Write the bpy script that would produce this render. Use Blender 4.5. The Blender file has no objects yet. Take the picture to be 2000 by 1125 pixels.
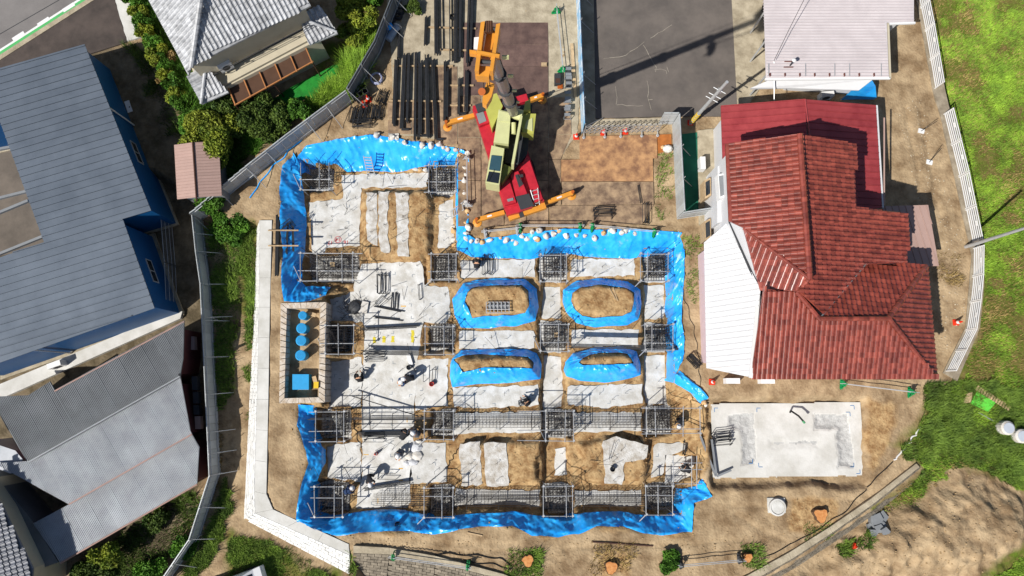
import bpy, math, random
import numpy as np
from mathutils import Vector, Matrix
random.seed(7); RNG = np.random.default_rng(7)
R = math.radians
SC = bpy.context.scene
COL = SC.collection
# ------------------------------------------------------------------ camera, sky, sun
F = 1333.3; TILT = R(8.5); H = 44.0
cam = bpy.data.cameras.new('camera'); cam.sensor_width = 36; cam.lens = 24; cam.clip_end = 2000
camo = bpy.data.objects.new('camera', cam); COL.objects.link(camo)
camo.location = (0, 0, H); camo.rotation_euler = (TILT, 0, 0); SC.camera = camo
SUN_EL = R(46); SUN_AZ = R(40)          # shadows run to the right and up, 40 degrees above +X
w = bpy.data.worlds.new('World'); SC.world = w; w.use_nodes = True
nt = w.node_tree; bg = nt.nodes['Background']; bg.inputs[1].default_value = 0.06
sky = nt.nodes.new('ShaderNodeTexSky'); sky.sky_type = 'NISHITA'; sky.sun_disc = False
sky.sun_elevation = SUN_EL
to_sun = Vector((-math.cos(SUN_AZ)*math.cos(SUN_EL), -math.sin(SUN_AZ)*math.cos(SUN_EL), math.sin(SUN_EL)))
sky.sun_rotation = math.atan2(to_sun.x, to_sun.y)
nt.links.new(sky.outputs[0], bg.inputs[0])
sun = bpy.data.lights.new('sun', 'SUN'); sun.energy = 4.6; sun.angle = R(0.53); sun.color = (1, .955, .88)
suno = bpy.data.objects.new('sun', sun); COL.objects.link(suno)
suno.rotation_euler = (-to_sun).to_track_quat('-Z', 'Y').to_euler()
vs = SC.view_settings; vs.view_transform = 'Standard'; vs.look = 'None'; vs.gamma = 1; vs.exposure = 0.4
vs.use_curve_mapping = False

# ------------------------------------------------------------------ helpers
CT, ST = math.cos(TILT), math.sin(TILT)
def at(px, py, z=0.0):
    u = (px-1000)/F; v = (562.5-py)/F
    d = (u, v*CT+ST, v*ST-CT); s = (z-H)/d[2]
    return Vector((u*s, d[1]*s, z))
def pts(poly, z=0.0): return [at(x, y, z) for x, y in poly]
def lin(c): return tuple((x/255/12.92 if x/255 <= .04045 else ((x/255+.055)/1.055)**2.4) for x in c)

def vnoise(x, y, sc, seed=0):
    x = np.asarray(x, float)/sc+1000; y = np.asarray(y, float)/sc+1000
    xi = np.floor(x).astype(np.int64); yi = np.floor(y).astype(np.int64); fx = x-xi; fy = y-yi
    fx = fx*fx*(3-2*fx); fy = fy*fy*(3-2*fy)
    def h(a, b):
        n = (a*374761393+b*668265263+seed*974711) & 0x7fffffff
        n = ((n ^ (n >> 13))*1274126177) & 0x7fffffff
        return ((n ^ (n >> 16)) & 0xffff)/65535.0
    return (h(xi, yi)*(1-fx)+h(xi+1, yi)*fx)*(1-fy)+(h(xi, yi+1)*(1-fx)+h(xi+1, yi+1)*fx)*fy*1.0
def fbm(x, y, sc, seed=0): return (vnoise(x, y, sc, seed)-.5)+.5*(vnoise(x, y, sc/2.1, seed+1)-.5)+.25*(vnoise(x, y, sc/4.3, seed+2)-.5)
def sdist(poly, X, Y):
    """signed distance, positive inside"""
    P = np.array([(p[0], p[1]) for p in poly]); D = np.full(X.shape, 1e9); ins = np.zeros(X.shape, bool)
    for i in range(len(P)):
        a = P[i]; b = P[(i+1) % len(P)]; ab = b-a; L = ab@ab+1e-12
        t = np.clip(((X-a[0])*ab[0]+(Y-a[1])*ab[1])/L, 0, 1)
        D = np.minimum(D, np.hypot(X-a[0]-t*ab[0], Y-a[1]-t*ab[1]))
        c = (a[1] > Y) != (b[1] > Y)
        ins ^= c & (X < (b[0]-a[0])*(Y-a[1])/((b[1]-a[1]) if b[1] != a[1] else 1e-12)+a[0])
    return np.where(ins, D, -D)
def inset(poly, d):
    n = len(poly); A = sum(poly[i][0]*poly[(i+1) % n][1]-poly[(i+1) % n][0]*poly[i][1] for i in range(n)); s = 1 if A > 0 else -1
    out = []
    for i in range(n):
        p0, p1, p2 = [Vector((poly[(i+k) % n][0], poly[(i+k) % n][1])) for k in (-1, 0, 1)]
        e1 = (p1-p0).normalized(); e2 = (p2-p1).normalized()
        n1 = Vector((-e1.y, e1.x))*s; n2 = Vector((-e2.y, e2.x))*s
        m = n1+n2; k = d/max(.25, (1+n1.dot(n2))) if (1+n1.dot(n2)) > .25 else d
        out.append(Vector((p1.x+m.x*k, p1.y+m.y*k, poly[i][2] if len(poly[i]) > 2 else 0)))
    return out
def clip(poly, p, n):
    out = []
    for i in range(len(poly)):
        a = poly[i]; b = poly[(i+1) % len(poly)]
        da = (a.x-p[0])*n[0]+(a.y-p[1])*n[1]; db = (b.x-p[0])*n[0]+(b.y-p[1])*n[1]
        if da >= 0: out.append(a)
        if (da >= 0) != (db >= 0): out.append(a.lerp(b, da/(da-db)))
    return out

MATS = {}
def M(name, c, rough=.85, var=.2, sc=1.5, c2=None, bump=0.0, bsc=20, metal=0.0, spec=.3, K=.78, objvar=0.0, attr=0.0, coat=0):
    """noise-varied principled material; colours in sRGB as they look in full sun"""
    if name in MATS: return MATS[name]
    m = bpy.data.materials.new(name); m.use_nodes = True; t = m.node_tree; N = t.nodes; L = t.links
    b = N['Principled BSDF']; b.inputs['Roughness'].default_value = rough; b.inputs['Metallic'].default_value = metal
    b.inputs['Specular IOR Level'].default_value = spec
    if coat: b.inputs['Coat Weight'].default_value = coat
    A = [x*K for x in lin(c)]; B = [x*K for x in lin(c2)] if c2 else [x*(1-var) for x in A]
    g = N.new('ShaderNodeNewGeometry')
    n1 = N.new('ShaderNodeTexNoise'); n1.inputs['Scale'].default_value = sc; n1.inputs['Detail'].default_value = 6; n1.inputs['Roughness'].default_value = .65
    L.new(g.outputs['Position'], n1.inputs['Vector'])
    r = N.new('ShaderNodeValToRGB'); r.color_ramp.elements[0].position = .36; r.color_ramp.elements[1].position = .64
    r.color_ramp.elements[0].color = (*B, 1); r.color_ramp.elements[1].color = (*A, 1)
    L.new(n1.outputs['Fac'], r.inputs[0]); out = r.outputs[0]
    if objvar or attr:
        hv = N.new('ShaderNodeHueSaturation'); mr = N.new('ShaderNodeMapRange')
        k = objvar or attr; mr.inputs['To Min'].default_value = 1-k; mr.inputs['To Max'].default_value = 1+k
        if objvar: oi = N.new('ShaderNodeObjectInfo'); L.new(oi.outputs['Random'], mr.inputs['Value'])
        else:
            at_ = N.new('ShaderNodeAttribute'); at_.attribute_name = 'rnd'; L.new(at_.outputs['Fac'], mr.inputs['Value'])
        L.new(mr.outputs[0], hv.inputs['Value']); L.new(out, hv.inputs['Color']); out = hv.outputs[0]
    L.new(out, b.inputs['Base Color'])
    if bump:
        n2 = N.new('ShaderNodeTexNoise'); n2.inputs['Scale'].default_value = bsc; n2.inputs['Detail'].default_value = 5
        L.new(g.outputs['Position'], n2.inputs['Vector'])
        bp = N.new('ShaderNodeBump'); bp.inputs['Strength'].default_value = bump; bp.inputs['Distance'].default_value = .06
        L.new(n2.outputs['Fac'], bp.inputs['Height']); L.new(bp.outputs[0], b.inputs['Normal'])
    MATS[name] = m
    return m

class MB:
    def __init__(s): s.v = []; s.f = []; s.r = []
    def add(s, vs, fs, r=None):
        o = len(s.v); s.v += [tuple(v) for v in vs]; s.f += [tuple(i+o for i in f) for f in fs]
        s.r += [random.random() if r is None else r]*len(fs); return s
    def box(s, c, d, rz=0, M4=None):
        x, y, z = [k/2 for k in d]; m = Matrix.Rotation(rz, 3, 'Z') if M4 is None else M4
        vs = [m @ Vector((a, b, e))+Vector(c) for a, b, e in ((-x,-y,-z),(x,-y,-z),(x,y,-z),(-x,y,-z),(-x,-y,z),(x,-y,z),(x,y,z),(-x,y,z))]
        return s.add(vs, ((0,3,2,1),(4,5,6,7),(0,1,5,4),(1,2,6,5),(2,3,7,6),(3,0,4,7)))
    def prism(s, poly, z0, z1=None, top=None):
        """poly: world points; sides down to z0. z1 None keeps each point's own z"""
        n = len(poly); A = sum(poly[i][0]*poly[(i+1) % n][1]-poly[(i+1) % n][0]*poly[i][1] for i in range(n))
        if A < 0: poly = poly[::-1]; top = top[::-1] if top else None
        tp = top or poly
        vs = [(p[0], p[1], z0) for p in poly]+[(p[0], p[1], p[2] if z1 is None else z1) for p in tp]
        return s.add(vs, [tuple(range(n-1, -1, -1)), tuple(range(n, 2*n))]+[(i, (i+1) % n, n+(i+1) % n, n+i) for i in range(n)])
    def px(s, poly, z1, z0): return s.prism(pts(poly, z1), z0, z1)
    def bar(s, p, q, r, n=6, r2=None):
        p = Vector(p); q = Vector(q); d = (q-p).normalized(); a = d.cross(Vector((0, 0, 1)))
        if a.length < 1e-3: a = Vector((1, 0, 0))
        a.normalize(); b = d.cross(a); r2 = r if r2 is None else r2
        ring = lambda c, rr: [c+(a*math.cos(t)+b*math.sin(t))*rr for t in [math.tau*(k+.5)/n for k in range(n)]]
        return s.add(ring(p, r)+ring(q, r2), [tuple(range(n)), tuple(range(2*n-1, n-1, -1))]+[(i, n+i, n+(i+1) % n, (i+1) % n) for i in range(n)])
    def path(s, P, r, n=5):
        for a, b in zip(P, P[1:]): s.bar(a, b, r, n)
        return s
    def beam(s, p, q, w, h):
        p = Vector(p); q = Vector(q); d = (q-p); L = d.length; d.normalize(); a = d.cross(Vector((0, 0, 1)))
        if a.length < 1e-3: a = Vector((1, 0, 0))
        a.normalize(); b = a.cross(d); m = Matrix((a, d, b)).transposed()
        return s.box((p+q)/2, (w, L, h), M4=m)
    def lathe(s, c, prof, n=16, sx=1, sy=1):
        c = Vector(c); vs = []; fs = []
        for r, z in prof: vs += [c+Vector((r*sx*math.cos(math.tau*k/n), r*sy*math.sin(math.tau*k/n), z)) for k in range(n)]
        for j in range(len(prof)-1): fs += [(j*n+k, j*n+(k+1) % n, (j+1)*n+(k+1) % n, (j+1)*n+k) for k in range(n)]
        m = len(prof)-1; fs += [tuple(m*n+k for k in range(n)), tuple(n-1-k for k in range(n))]
        return s.add(vs, fs)
    def mesh(s, name, mat, smooth=False):
        me = bpy.data.meshes.new(name); me.from_pydata(s.v, [], s.f)
        at_ = me.attributes.new('rnd', 'FLOAT', 'FACE'); at_.data.foreach_set('value', s.r)
        for m in (mat if isinstance(mat, (list, tuple)) else [mat]): me.materials.append(m)
        if smooth: me.polygons.foreach_set('use_smooth', [True]*len(me.polygons))
        me.update(); return me
    def build(s, name, mat, parent=None, smooth=False, **kw):
        return put(name, s.mesh(name, mat, smooth), parent, **kw)
def put(name, me, parent=None, label=None, cat=None, group=None, kind=None, loc=None, rz=0):
    o = bpy.data.objects.new(name, me); COL.objects.link(o)
    if parent is not None:
        o.parent = parent; o.matrix_parent_inverse = parent.matrix_basis.inverted()
    if loc is not None: o.location = loc; o.rotation_euler = (0, 0, rz)
    return tag(o, label, cat, group, kind)
def tag(o, label=None, cat=None, group=None, kind=None):
    for k, v in (('label', label), ('category', cat), ('group', group), ('kind', kind)):
        if v: o[k] = v
    return o
def thing(name, loc, label, cat, group=None, rz=0):
    o = bpy.data.objects.new(name, None); COL.objects.link(o); o.location = loc; o.rotation_euler = (0, 0, rz)
    o.empty_display_size = .2
    return tag(o, label, cat, group)
def copy_tree(o, loc, rz, label=None, parent=None):
    c = o.copy(); COL.objects.link(c)
    if parent is None: c.location = loc; c.rotation_euler = (0, 0, rz)
    else: c.parent = parent; c.matrix_parent_inverse = o.matrix_parent_inverse.copy()
    if label: c['label'] = label
    for ch in o.children: copy_tree(ch, None, 0, None, c)
    return c
ORD = ['first','second','third','fourth','fifth','sixth','seventh','eighth','ninth','tenth','eleventh','twelfth','thirteenth','fourteenth','fifteenth',
       'sixteenth','seventeenth','eighteenth','nineteenth','twentieth','twenty-first','twenty-second','twenty-third','twenty-fourth','twenty-fifth','twenty-sixth','twenty-seventh','twenty-eighth','twenty-ninth','thirtieth']
def rag(poly, step=.3, amp=.06):
    """polygon with subdivided, uneven edges"""
    out = []
    for i in range(len(poly)):
        a = Vector(poly[i]); b = Vector(poly[(i+1) % len(poly)]); n = max(1, int((b-a).length/step))
        for k in range(n):
            p = a.lerp(b, k/n); out.append(p+Vector((random.uniform(-amp, amp), random.uniform(-amp, amp), 0)))
    return out
# ------------------------------------------------------------------ materials
m_conc = M('concrete', (226,226,222), .9, sc=.8, c2=(190,188,180), bump=.25, bsc=9)
m_blind = M('blinding_concrete', (228,228,226), .92, sc=1.3, c2=(194,191,184), bump=.35, bsc=14, objvar=.06)
m_cwhite = M('pale_concrete', (226,225,221), .85, sc=.6, c2=(200,198,191), bump=.15, bsc=12)
m_cold = M('old_concrete', (196,184,160), .92, sc=1.2, c2=(156,144,122), bump=.4, bsc=10)
m_asph = M('asphalt', (118,110,104), .9, sc=.5, c2=(98,92,88), bump=.3, bsc=40)
m_asph2 = M('dark_asphalt', (92,82,77), .92, sc=.7, c2=(70,63,60), bump=.3, bsc=40)
m_road = M('road_asphalt', (138,134,132), .9, sc=.4, c2=(122,118,117), bump=.2, bsc=50)
m_paint = M('road_paint_white', (245,245,245), .7, .1)
m_green = M('road_paint_green', (92,190,112), .7, .1)
m_black = M('black_steel', (52,54,58), .55, .3, 4, metal=.2, objvar=.2)
m_rebar = M('rebar', (62,56,54), .8, .4, 5)
m_pipe = M('weathered_pipe', (182,184,188), .5, .25, 4, metal=.3)
m_galv = M('galvanised_pipe', (206,208,210), .45, .12, 3, metal=.35)
m_tarp = M('blue_tarp', (52,172,244), .36, sc=1.1, c2=(24,148,236), bump=.2, bsc=4, spec=.5, K=1.0)
m_bag = M('white_sandbag', (236,234,230), .85, sc=3, c2=(205,198,186), bump=.3, bsc=30, objvar=.05)
m_bag2 = M('clay_stained_sandbag', (232,196,150), .85, sc=3, c2=(214,168,112), bump=.3, bsc=30)
m_plate = M('rusty_plate_dark', (122,98,90), .75, sc=1.3, c2=(92,72,68), bump=.25, bsc=18, objvar=.14)
m_plate2 = M('rusty_plate_orange', (184,142,100), .8, sc=1.4, c2=(122,88,66), bump=.25, bsc=18, objvar=.1, K=.9)
m_plate3 = M('muddy_plate', (176,150,120), .85, sc=1.5, c2=(108,88,74), bump=.3, bsc=14, objvar=.16, K=.85)
m_wood = M('timber', (206,178,140), .85, .3, 6, objvar=.15)
m_white = M('white_paint', (244,244,244), .6, .08)
m_gray = M('gray_metal', (150,154,158), .5, .15, metal=.2)
m_dgray = M('dark_gray', (64,66,70), .6, .2)
m_hoard = M('hoarding_panel', (205,210,212), .5, .15, 2, metal=.2, objvar=.1)
m_glass = M('glass', (60,92,104), .08, .2, spec=.8)
m_gwin = M('dark_window', (40,46,52), .1, .2, spec=.8)
m_orange = M('orange_paint', (232,158,58), .4, .12, 3, spec=.5)
m_red = M('red_paint', (206,44,60), .4, sc=2.5, c2=(182,34,50), spec=.5)
m_cream = M('cream_green_paint', (212,214,158), .4, .1, 2)
m_lime = M('lime_paint', (190,190,96), .45, .12, 2)
m_rubber = M('rubber', (34,34,35), .8, .2)
m_stripg = M('green_stand', (20,150,84), .5, .2)
m_conered = M('cone_red', (238,62,34), .5, .1)
# ------------------------------------------------------------------ terrain
PIT = [(562,302),(600,286),(640,280),(730,272),(800,284),(890,292),(912,302),(914,430),(912,462),(1000,452),(1100,450),(1200,454),(1330,458),(1334,520),(1328,600),
       (1332,690),(1320,732),(1376,778),(1386,840),(1372,930),(1390,965),(1352,985),(1350,1042),(1250,1040),(1160,1030),(1060,1048),(980,1022),(900,1032),(770,1040),(650,1040),(592,1024),
       (580,1000),(590,935),(602,890),(582,840),(580,790),(640,788),(640,590),(552,586),(552,560),(547,450),(550,350)]
SLABPIT = [(1374,776),(1692,776),(1700,955),(1388,955)]
ISL = [  # outer (z -1.5) and inner (z -.3) outlines of the four tarped islands
 ([(893,570),(905,552),(960,545),(1025,546),(1048,565),(1052,600),(1046,628),(1010,636),(940,642),(900,640),(886,615),(884,585)],
  [(912,572),(922,562),(960,558),(1018,557),(1032,568),(1034,598),(1026,612),(1000,616),(945,618),(922,622),(916,608),(908,590)]),
 ([(1100,566),(1125,550),(1170,544),(1225,550),(1250,566),(1253,595),(1246,625),(1225,636),(1160,640),(1125,632),(1106,610),(1100,590)],
  [(1118,572),(1135,562),(1170,556),(1220,562),(1238,572),(1238,590),(1232,610),(1215,618),(1160,622),(1136,618),(1122,604),(1116,588)]),
 ([(884,700),(900,684),(960,682),(1030,682),(1048,690),(1057,712),(1055,740),(1010,746),(940,750),(884,756),(879,735),(880,712)],
  [(886,703),(905,694),(940,692),(1000,695),(1030,697),(1042,708),(1040,720),(1000,718),(945,718),(920,724),(904,727),(895,712)]),
 ([(1104,708),(1118,690),(1160,679),(1215,678),(1243,686),(1251,712),(1250,732),(1215,742),(1180,747),(1130,744),(1106,735),(1101,722)],
  [(1138,700),(1150,693),(1170,689),(1205,689),(1225,691),(1234,702),(1237,710),(1210,711),(1180,712),(1155,713),(1138,714),(1130,708)])]
# frames: NS pipe xs, EW pipe ys, y range, x range  (pixels, read at the pipes' own height)
FRAMES = [([587,623,643],[351,370],(318,373),(584,646)), ([837,852,890],[323,355,375],(320,378),(828,893)),
 ([587,620,668,689],[495,529,548],(491,552),(582,708)), ([842,876,892],[496,530,547],(494,552),(836,896)),
 ([1055,1096,1107],[498,530,550],(494,553),(1051,1110)), ([1251,1265,1305],[496,530,549],(492,552),(1248,1308)),
 ([635,661,691],[636,671,691],(632,694),(624,694)), ([830,867,885],[638,671,692],(634,695),(827,888)),
 ([1055,1091,1110],[634,669,686],(631,690),(1052,1113)), ([1260,1274,1314],[634,670,684],(630,688),(1257,1316)),
 ([616,657,672],[804,842,862],(801,866),(603,674)), ([829,866,885],[803,839,859],(799,862),(825,888)),
 ([1065,1104,1120],[803,840,861],(800,864),(1010,1123)), ([1262,1280,1335,1367],[798,838,847],(793,853),(1252,1370)),
 ([614,653,669],[951,972,1010],(948,1013),(606,672)), ([828,863,885],[953,970,1011],(950,1014),(824,888)),
 ([1061,1106,1118],[950,969,1008],(947,1011),(1058,1121)), ([1262,1285,1314],[950,968,1005],(947,1008),(1258,1318))]
CAGES = [(630,353,36,34),(866,357,38,40),(655,524,82,42),(868,524,34,40),(1080,522,40,42),(1278,524,34,38),(664,662,40,42),(864,660,36,40),(1082,658,40,44),(1280,660,36,40),
         (660,828,40,42),(868,824,34,40),(1092,826,46,42),(1284,820,36,38),(655,968,42,44),(866,972,36,40),(1090,972,44,42),(1288,968,42,40)]
FZ = .15; TB = -1.95; PB = -1.5; CB = -2.0; RB = -1.0
SLABS = [  # (outline px, z)
 ([(667,341),(835,338),(832,366),(707,367),(704,400),(702,480),(636,484),(634,497),(611,497),(607,430),(603,396),(672,388)], PB),
 ([(858,400),(888,385),(890,480),(856,487)], PB),
 ([(717,376),(736,376),(736,470),(739,480),(727,476),(716,468)], RB), ([(739,374),(759,374),(757,440),(762,494),(745,490),(740,470)], RB), ([(773,376),(798,377),(798,500),(776,500)], RB),
 ([(706,514),(822,511),(830,545),(826,640),(815,700),(800,995),(695,995),(698,960),(708,930),(706,800),(712,640),(690,562)], PB),
 ([(826,556),(876,562),(880,618),(870,630),(828,630)], PB), ([(641,582),(700,566),(712,628),(643,632)], PB), ([(640,702),(708,698),(706,796),(640,800)], PB),
 ([(814,702),(874,700),(873,792),(810,802)], PB), ([(636,870),(704,862),(706,940),(638,934)], PB), ([(804,866),(872,864),(872,942),(800,944)], PB),
 ([(900,508),(1044,506),(1044,540),(900,544)], PB), ([(1116,506),(1238,505),(1240,538),(1114,542)], PB),
 ([(896,646),(1044,646),(1044,680),(896,682)], PB), ([(1118,644),(1246,644),(1246,676),(1116,678)], PB),
 ([(884,757),(1052,752),(1052,792),(960,797),(888,794)], PB), ([(1108,754),(1254,750),(1254,786),(1185,797),(1110,790)], PB),
 ([(888,806),(1056,804),(1056,844),(886,847)], PB), ([(1120,806),(1252,804),(1252,841),(1120,845)], PB),
 ([(1060,560),(1094,560),(1096,622),(1058,622)], TB), ([(1060,694),(1097,696),(1100,794),(1060,796)], TB), ([(1258,558),(1298,556),(1298,622),(1258,624)], TB), ([(1258,694),(1302,692),(1304,790),(1258,790)], TB),
 ([(897,867),(938,863),(941,947),(902,949)], RB), ([(946,866),(990,864),(994,949),(950,950)], RB), ([(1085,875),(1106,872),(1108,928),(1083,930)], TB),
 ([(1176,860),(1205,853),(1264,869),(1264,895),(1220,901),(1216,946),(1182,944)], RB), ([(1277,868),(1342,862),(1342,880),(1302,890),(1292,930),(1272,932)], PB),
 ([(890,955),(1054,958),(1054,988),(888,991)], PB), ([(1122,958),(1252,958),(1252,988),(1122,990)], PB), ([(1300,890),(1365,885),(1350,935),(1300,945)], PB)]
FEAT = []   # (world polygon, target z, falloff, edge noise)
def feat(poly, z, fall, noise=0.0, zp=None): FEAT.append((pts(poly, z if zp is None else zp), z, fall, noise))
feat([(-300,140),(0,180),(120,230),(230,330),(300,330),(440,424),(532,428),(528,600),(525,780),(522,960),(535,995),(690,1085),(692,1300),(-300,1300)], -.9, .5, 0, 0)
feat([(1800,-80),(1836,175),(1850,225),(1903,470),(1912,500),(1912,560),(1903,640),(1868,735),(1840,780),(1816,900),(1790,936),(1622,1050),(1470,1150),(1400,1400),(2600,1400),(2600,-200)], -1.3, .5, .1, 0)
feat([(684,1086),(760,1082),(850,1098),(985,1128),(1060,1160),(1060,1400),(690,1400)], -1.1, .7, 0, 0)
feat([(1545,1140),(1640,1060),(1700,1015),(1790,975),(1870,930),(1920,925),(1975,960),(2030,1010),(2060,1060),(1935,1130)], -.2, 2.2, .5, -1.3)
feat([(1625,1060),(1700,1000),(1740,985),(1690,1050)], -.9, .8, .4, -1.3)
for q in ([(752,-60),(1520,-60),(1480,260),(1400,440),(1300,446),(920,440),(912,290),(765,268)], [(-400,-400),(250,-400),(280,75),(0,150),(-400,330)]): feat(q, -.03, .3, 0, 0)
feat(PIT, PB, 1.35, .12, 0)
feat(SLABPIT, -.55, .35, .15, 0)
feat([(702,368),(842,366),(846,500),(820,508),(720,508),(704,490)], RB, .4, .2)
feat([(888,860),(1062,857),(1058,950),(893,950)], RB, .4, .25)
feat([(1125,866),(1180,850),(1266,858),(1262,950),(1128,950)], RB, .4, .25)
feat([(634,484),(705,482),(712,498),(634,497)], -1.15, .3, .2)
feat([(1053,498),(1100,498),(1103,640),(1103,800),(1122,1000),(1056,1000)], TB, .2, .12)
feat([(1254,498),(1302,498),(1304,640),(1306,800),(1300,850),(1254,850)], TB, .2, .12)
feat([(826,500),(842,500),(838,640),(838,700),(826,700)], -1.8, .2, .1)
for o, i in ISL: FEAT.append((pts(o, PB), -.3, .75, .05))
for cx, cy, cw, ch in CAGES:
    a = 11; feat([(cx-cw/2-a, cy-ch/2-a), (cx+cw/2+a, cy-ch/2-a), (cx+cw/2+a, cy+ch/2+a), (cx-cw/2-a, cy+ch/2+a)], CB, .2, .15)
for p, z in SLABS: feat(p, z-.05, .12)
feat([(556,600),(624,600),(620,780),(552,780)], -.75, .12, 0, 0)
def axis(lo, hi, st, far):
    a = list(np.arange(lo, hi+1e-6, st)); k = [far, far*.5, far*.25, far*.12, far*.05]
    return np.array([lo-x for x in k]+a+[hi+x for x in k[::-1]])
TX = axis(-39.0, 39.0, .12, 320.0); TY = axis(-14.0, 30.4, .12, 320.0)
GX, GY = np.meshgrid(TX, TY)
GZ = fbm(GX, GY, 2.2, 3)*.10+fbm(GX, GY, .5, 9)*.05
SM = np.ones_like(GZ)
for poly, z, fall, noi in FEAT:
    P = np.array([(p[0], p[1]) for p in poly]); lo = P.min(0)-.6; hi = P.max(0)+.6
    jx = slice(max(0, np.searchsorted(TX, lo[0])-1), np.searchsorted(TX, hi[0])+1); jy = slice(max(0, np.searchsorted(TY, lo[1])-1), np.searchsorted(TY, hi[1])+1)
    X = GX[jy, jx]; Y = GY[jy, jx]; d = sdist(poly, X, Y)
    if noi: d = d+noi*fbm(X, Y, .9, 21)*2
    wt = np.clip(d/fall, 0, 1)
    rel = fbm(X, Y, 1.3, 5)*.08+fbm(X, Y, .35, 8)*.06
    if z == -.2: rel = fbm(X, Y, 3.5, 15)*.5+np.abs(fbm(X+Y*.6, Y-X*.2, 1.3, 18))*-.3+rel+fbm(X, Y, .5, 77)*.05
    GZ[jy, jx] = GZ[jy, jx]*(1-wt)+(z+(rel if fall > .2 else rel*.3))*wt
for rx0, ry0, rx1, ry1 in ((1690,1128,1890,985),(1722,1135,1915,1002),(1590,1115,1790,985),(1420,985,1660,968),(1430,1000,1540,1060),(700,1052,1020,1066),(710,1062,1000,1080),(1100,1070,1450,1050),(1760,215,1800,420),(1785,215,1830,430)):
    p_, q_ = at(rx0, ry0, -.6), at(rx1, ry1, -.6); L_ = (q_-p_).length; e_ = (q_-p_)/L_
    U_ = (GX-p_.x)*e_.x+(GY-p_.y)*e_.y; W_ = -(GX-p_.x)*e_.y+(GY-p_.y)*e_.x+.35*fbm(GX, GY, 3.0, 71)
    GZ -= ((U_ > 0) & (U_ < L_))*(.07+.04*np.sin(U_*22))*np.exp(-(W_/.16)**2)
def hz(x, y):
    i = int(np.clip(np.searchsorted(TX, x)-1, 0, len(TX)-2)); j = int(np.clip(np.searchsorted(TY, y)-1, 0, len(TY)-2))
    fx = (x-TX[i])/(TX[i+1]-TX[i]); fy = (y-TY[j])/(TY[j+1]-TY[j])
    return float((GZ[j,i]*(1-fx)+GZ[j,i+1]*fx)*(1-fy)+(GZ[j+1,i]*(1-fx)+GZ[j+1,i+1]*fx)*fy)
def onpx(px, py, z0=0.0):
    p = at(px, py, z0)
    for _ in range(3): p = at(px, py, hz(p.x, p.y))
    return p
def mask(polys, soft=.5, z=0.0, noi=.8):
    m = np.zeros_like(GX)
    for poly in polys:
        d = sdist(pts(poly, z), GX, GY)+noi*fbm(GX, GY, 1.1, 33)
        m = np.maximum(m, np.clip(d/soft+.5, 0, 1))
    return m
GRASS_R = [(1815,-80),(2600,-200),(2600,1000),(1990,950),(1960,925),(1880,905),(1820,945),(1790,985),(1700,1000),(1690,990),(1800,920),(1740,870),(1800,800),(1860,770),(1880,735),(1920,640),(1925,560),(1920,470),(1850,225)]
m_clay = mask([PIT, [(1690,770),(1760,790),(1700,950)], [(1545,970),(1640,980),(1620,1045),(1540,1040)], [(1180,1080),(1225,1080),(1225,1125),(1180,1125)]], .3, 0, .5)
m_grn = mask([GRASS_R, [(1930,1125),(2010,1070),(2600,1000),(2600,1400)], [(455,440),(500,440),(498,620),(470,620)], [(640,100),(740,60),(690,190),(600,230)], [(440,1050),(660,1125),(640,1300),(400,1300)]], .6, -.6)
m_gry = mask([[(180,80),(330,120),(400,440),(400,900),(330,1125),(-300,1300),(-300,-100)]], .8, -.5)
vcol = np.ones((GX.size, 4), np.float32); vcol[:, 0] = m_clay.ravel(); vcol[:, 1] = m_grn.ravel(); vcol[:, 2] = m_gry.ravel()
nx, ny = len(TX), len(TY)
idx = np.arange(nx*ny).reshape(ny, nx)
quads = np.stack([idx[:-1, :-1], idx[:-1, 1:], idx[1:, 1:], idx[1:, :-1]], -1).reshape(-1, 4)
me = bpy.data.meshes.new('ground'); me.vertices.add(nx*ny)
me.vertices.foreach_set('co', np.stack([GX, GY, GZ], -1).astype(np.float32).ravel())
me.loops.add(quads.size); me.loops.foreach_set('vertex_index', quads.ravel().astype(np.int32))
me.polygons.add(len(quads)); me.polygons.foreach_set('loop_start', np.arange(0, quads.size, 4, dtype=np.int32))
me.update(); me.validate()
ca = me.attributes.new('soil', 'FLOAT_COLOR', 'POINT'); ca.data.foreach_set('color', vcol.ravel())
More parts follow.
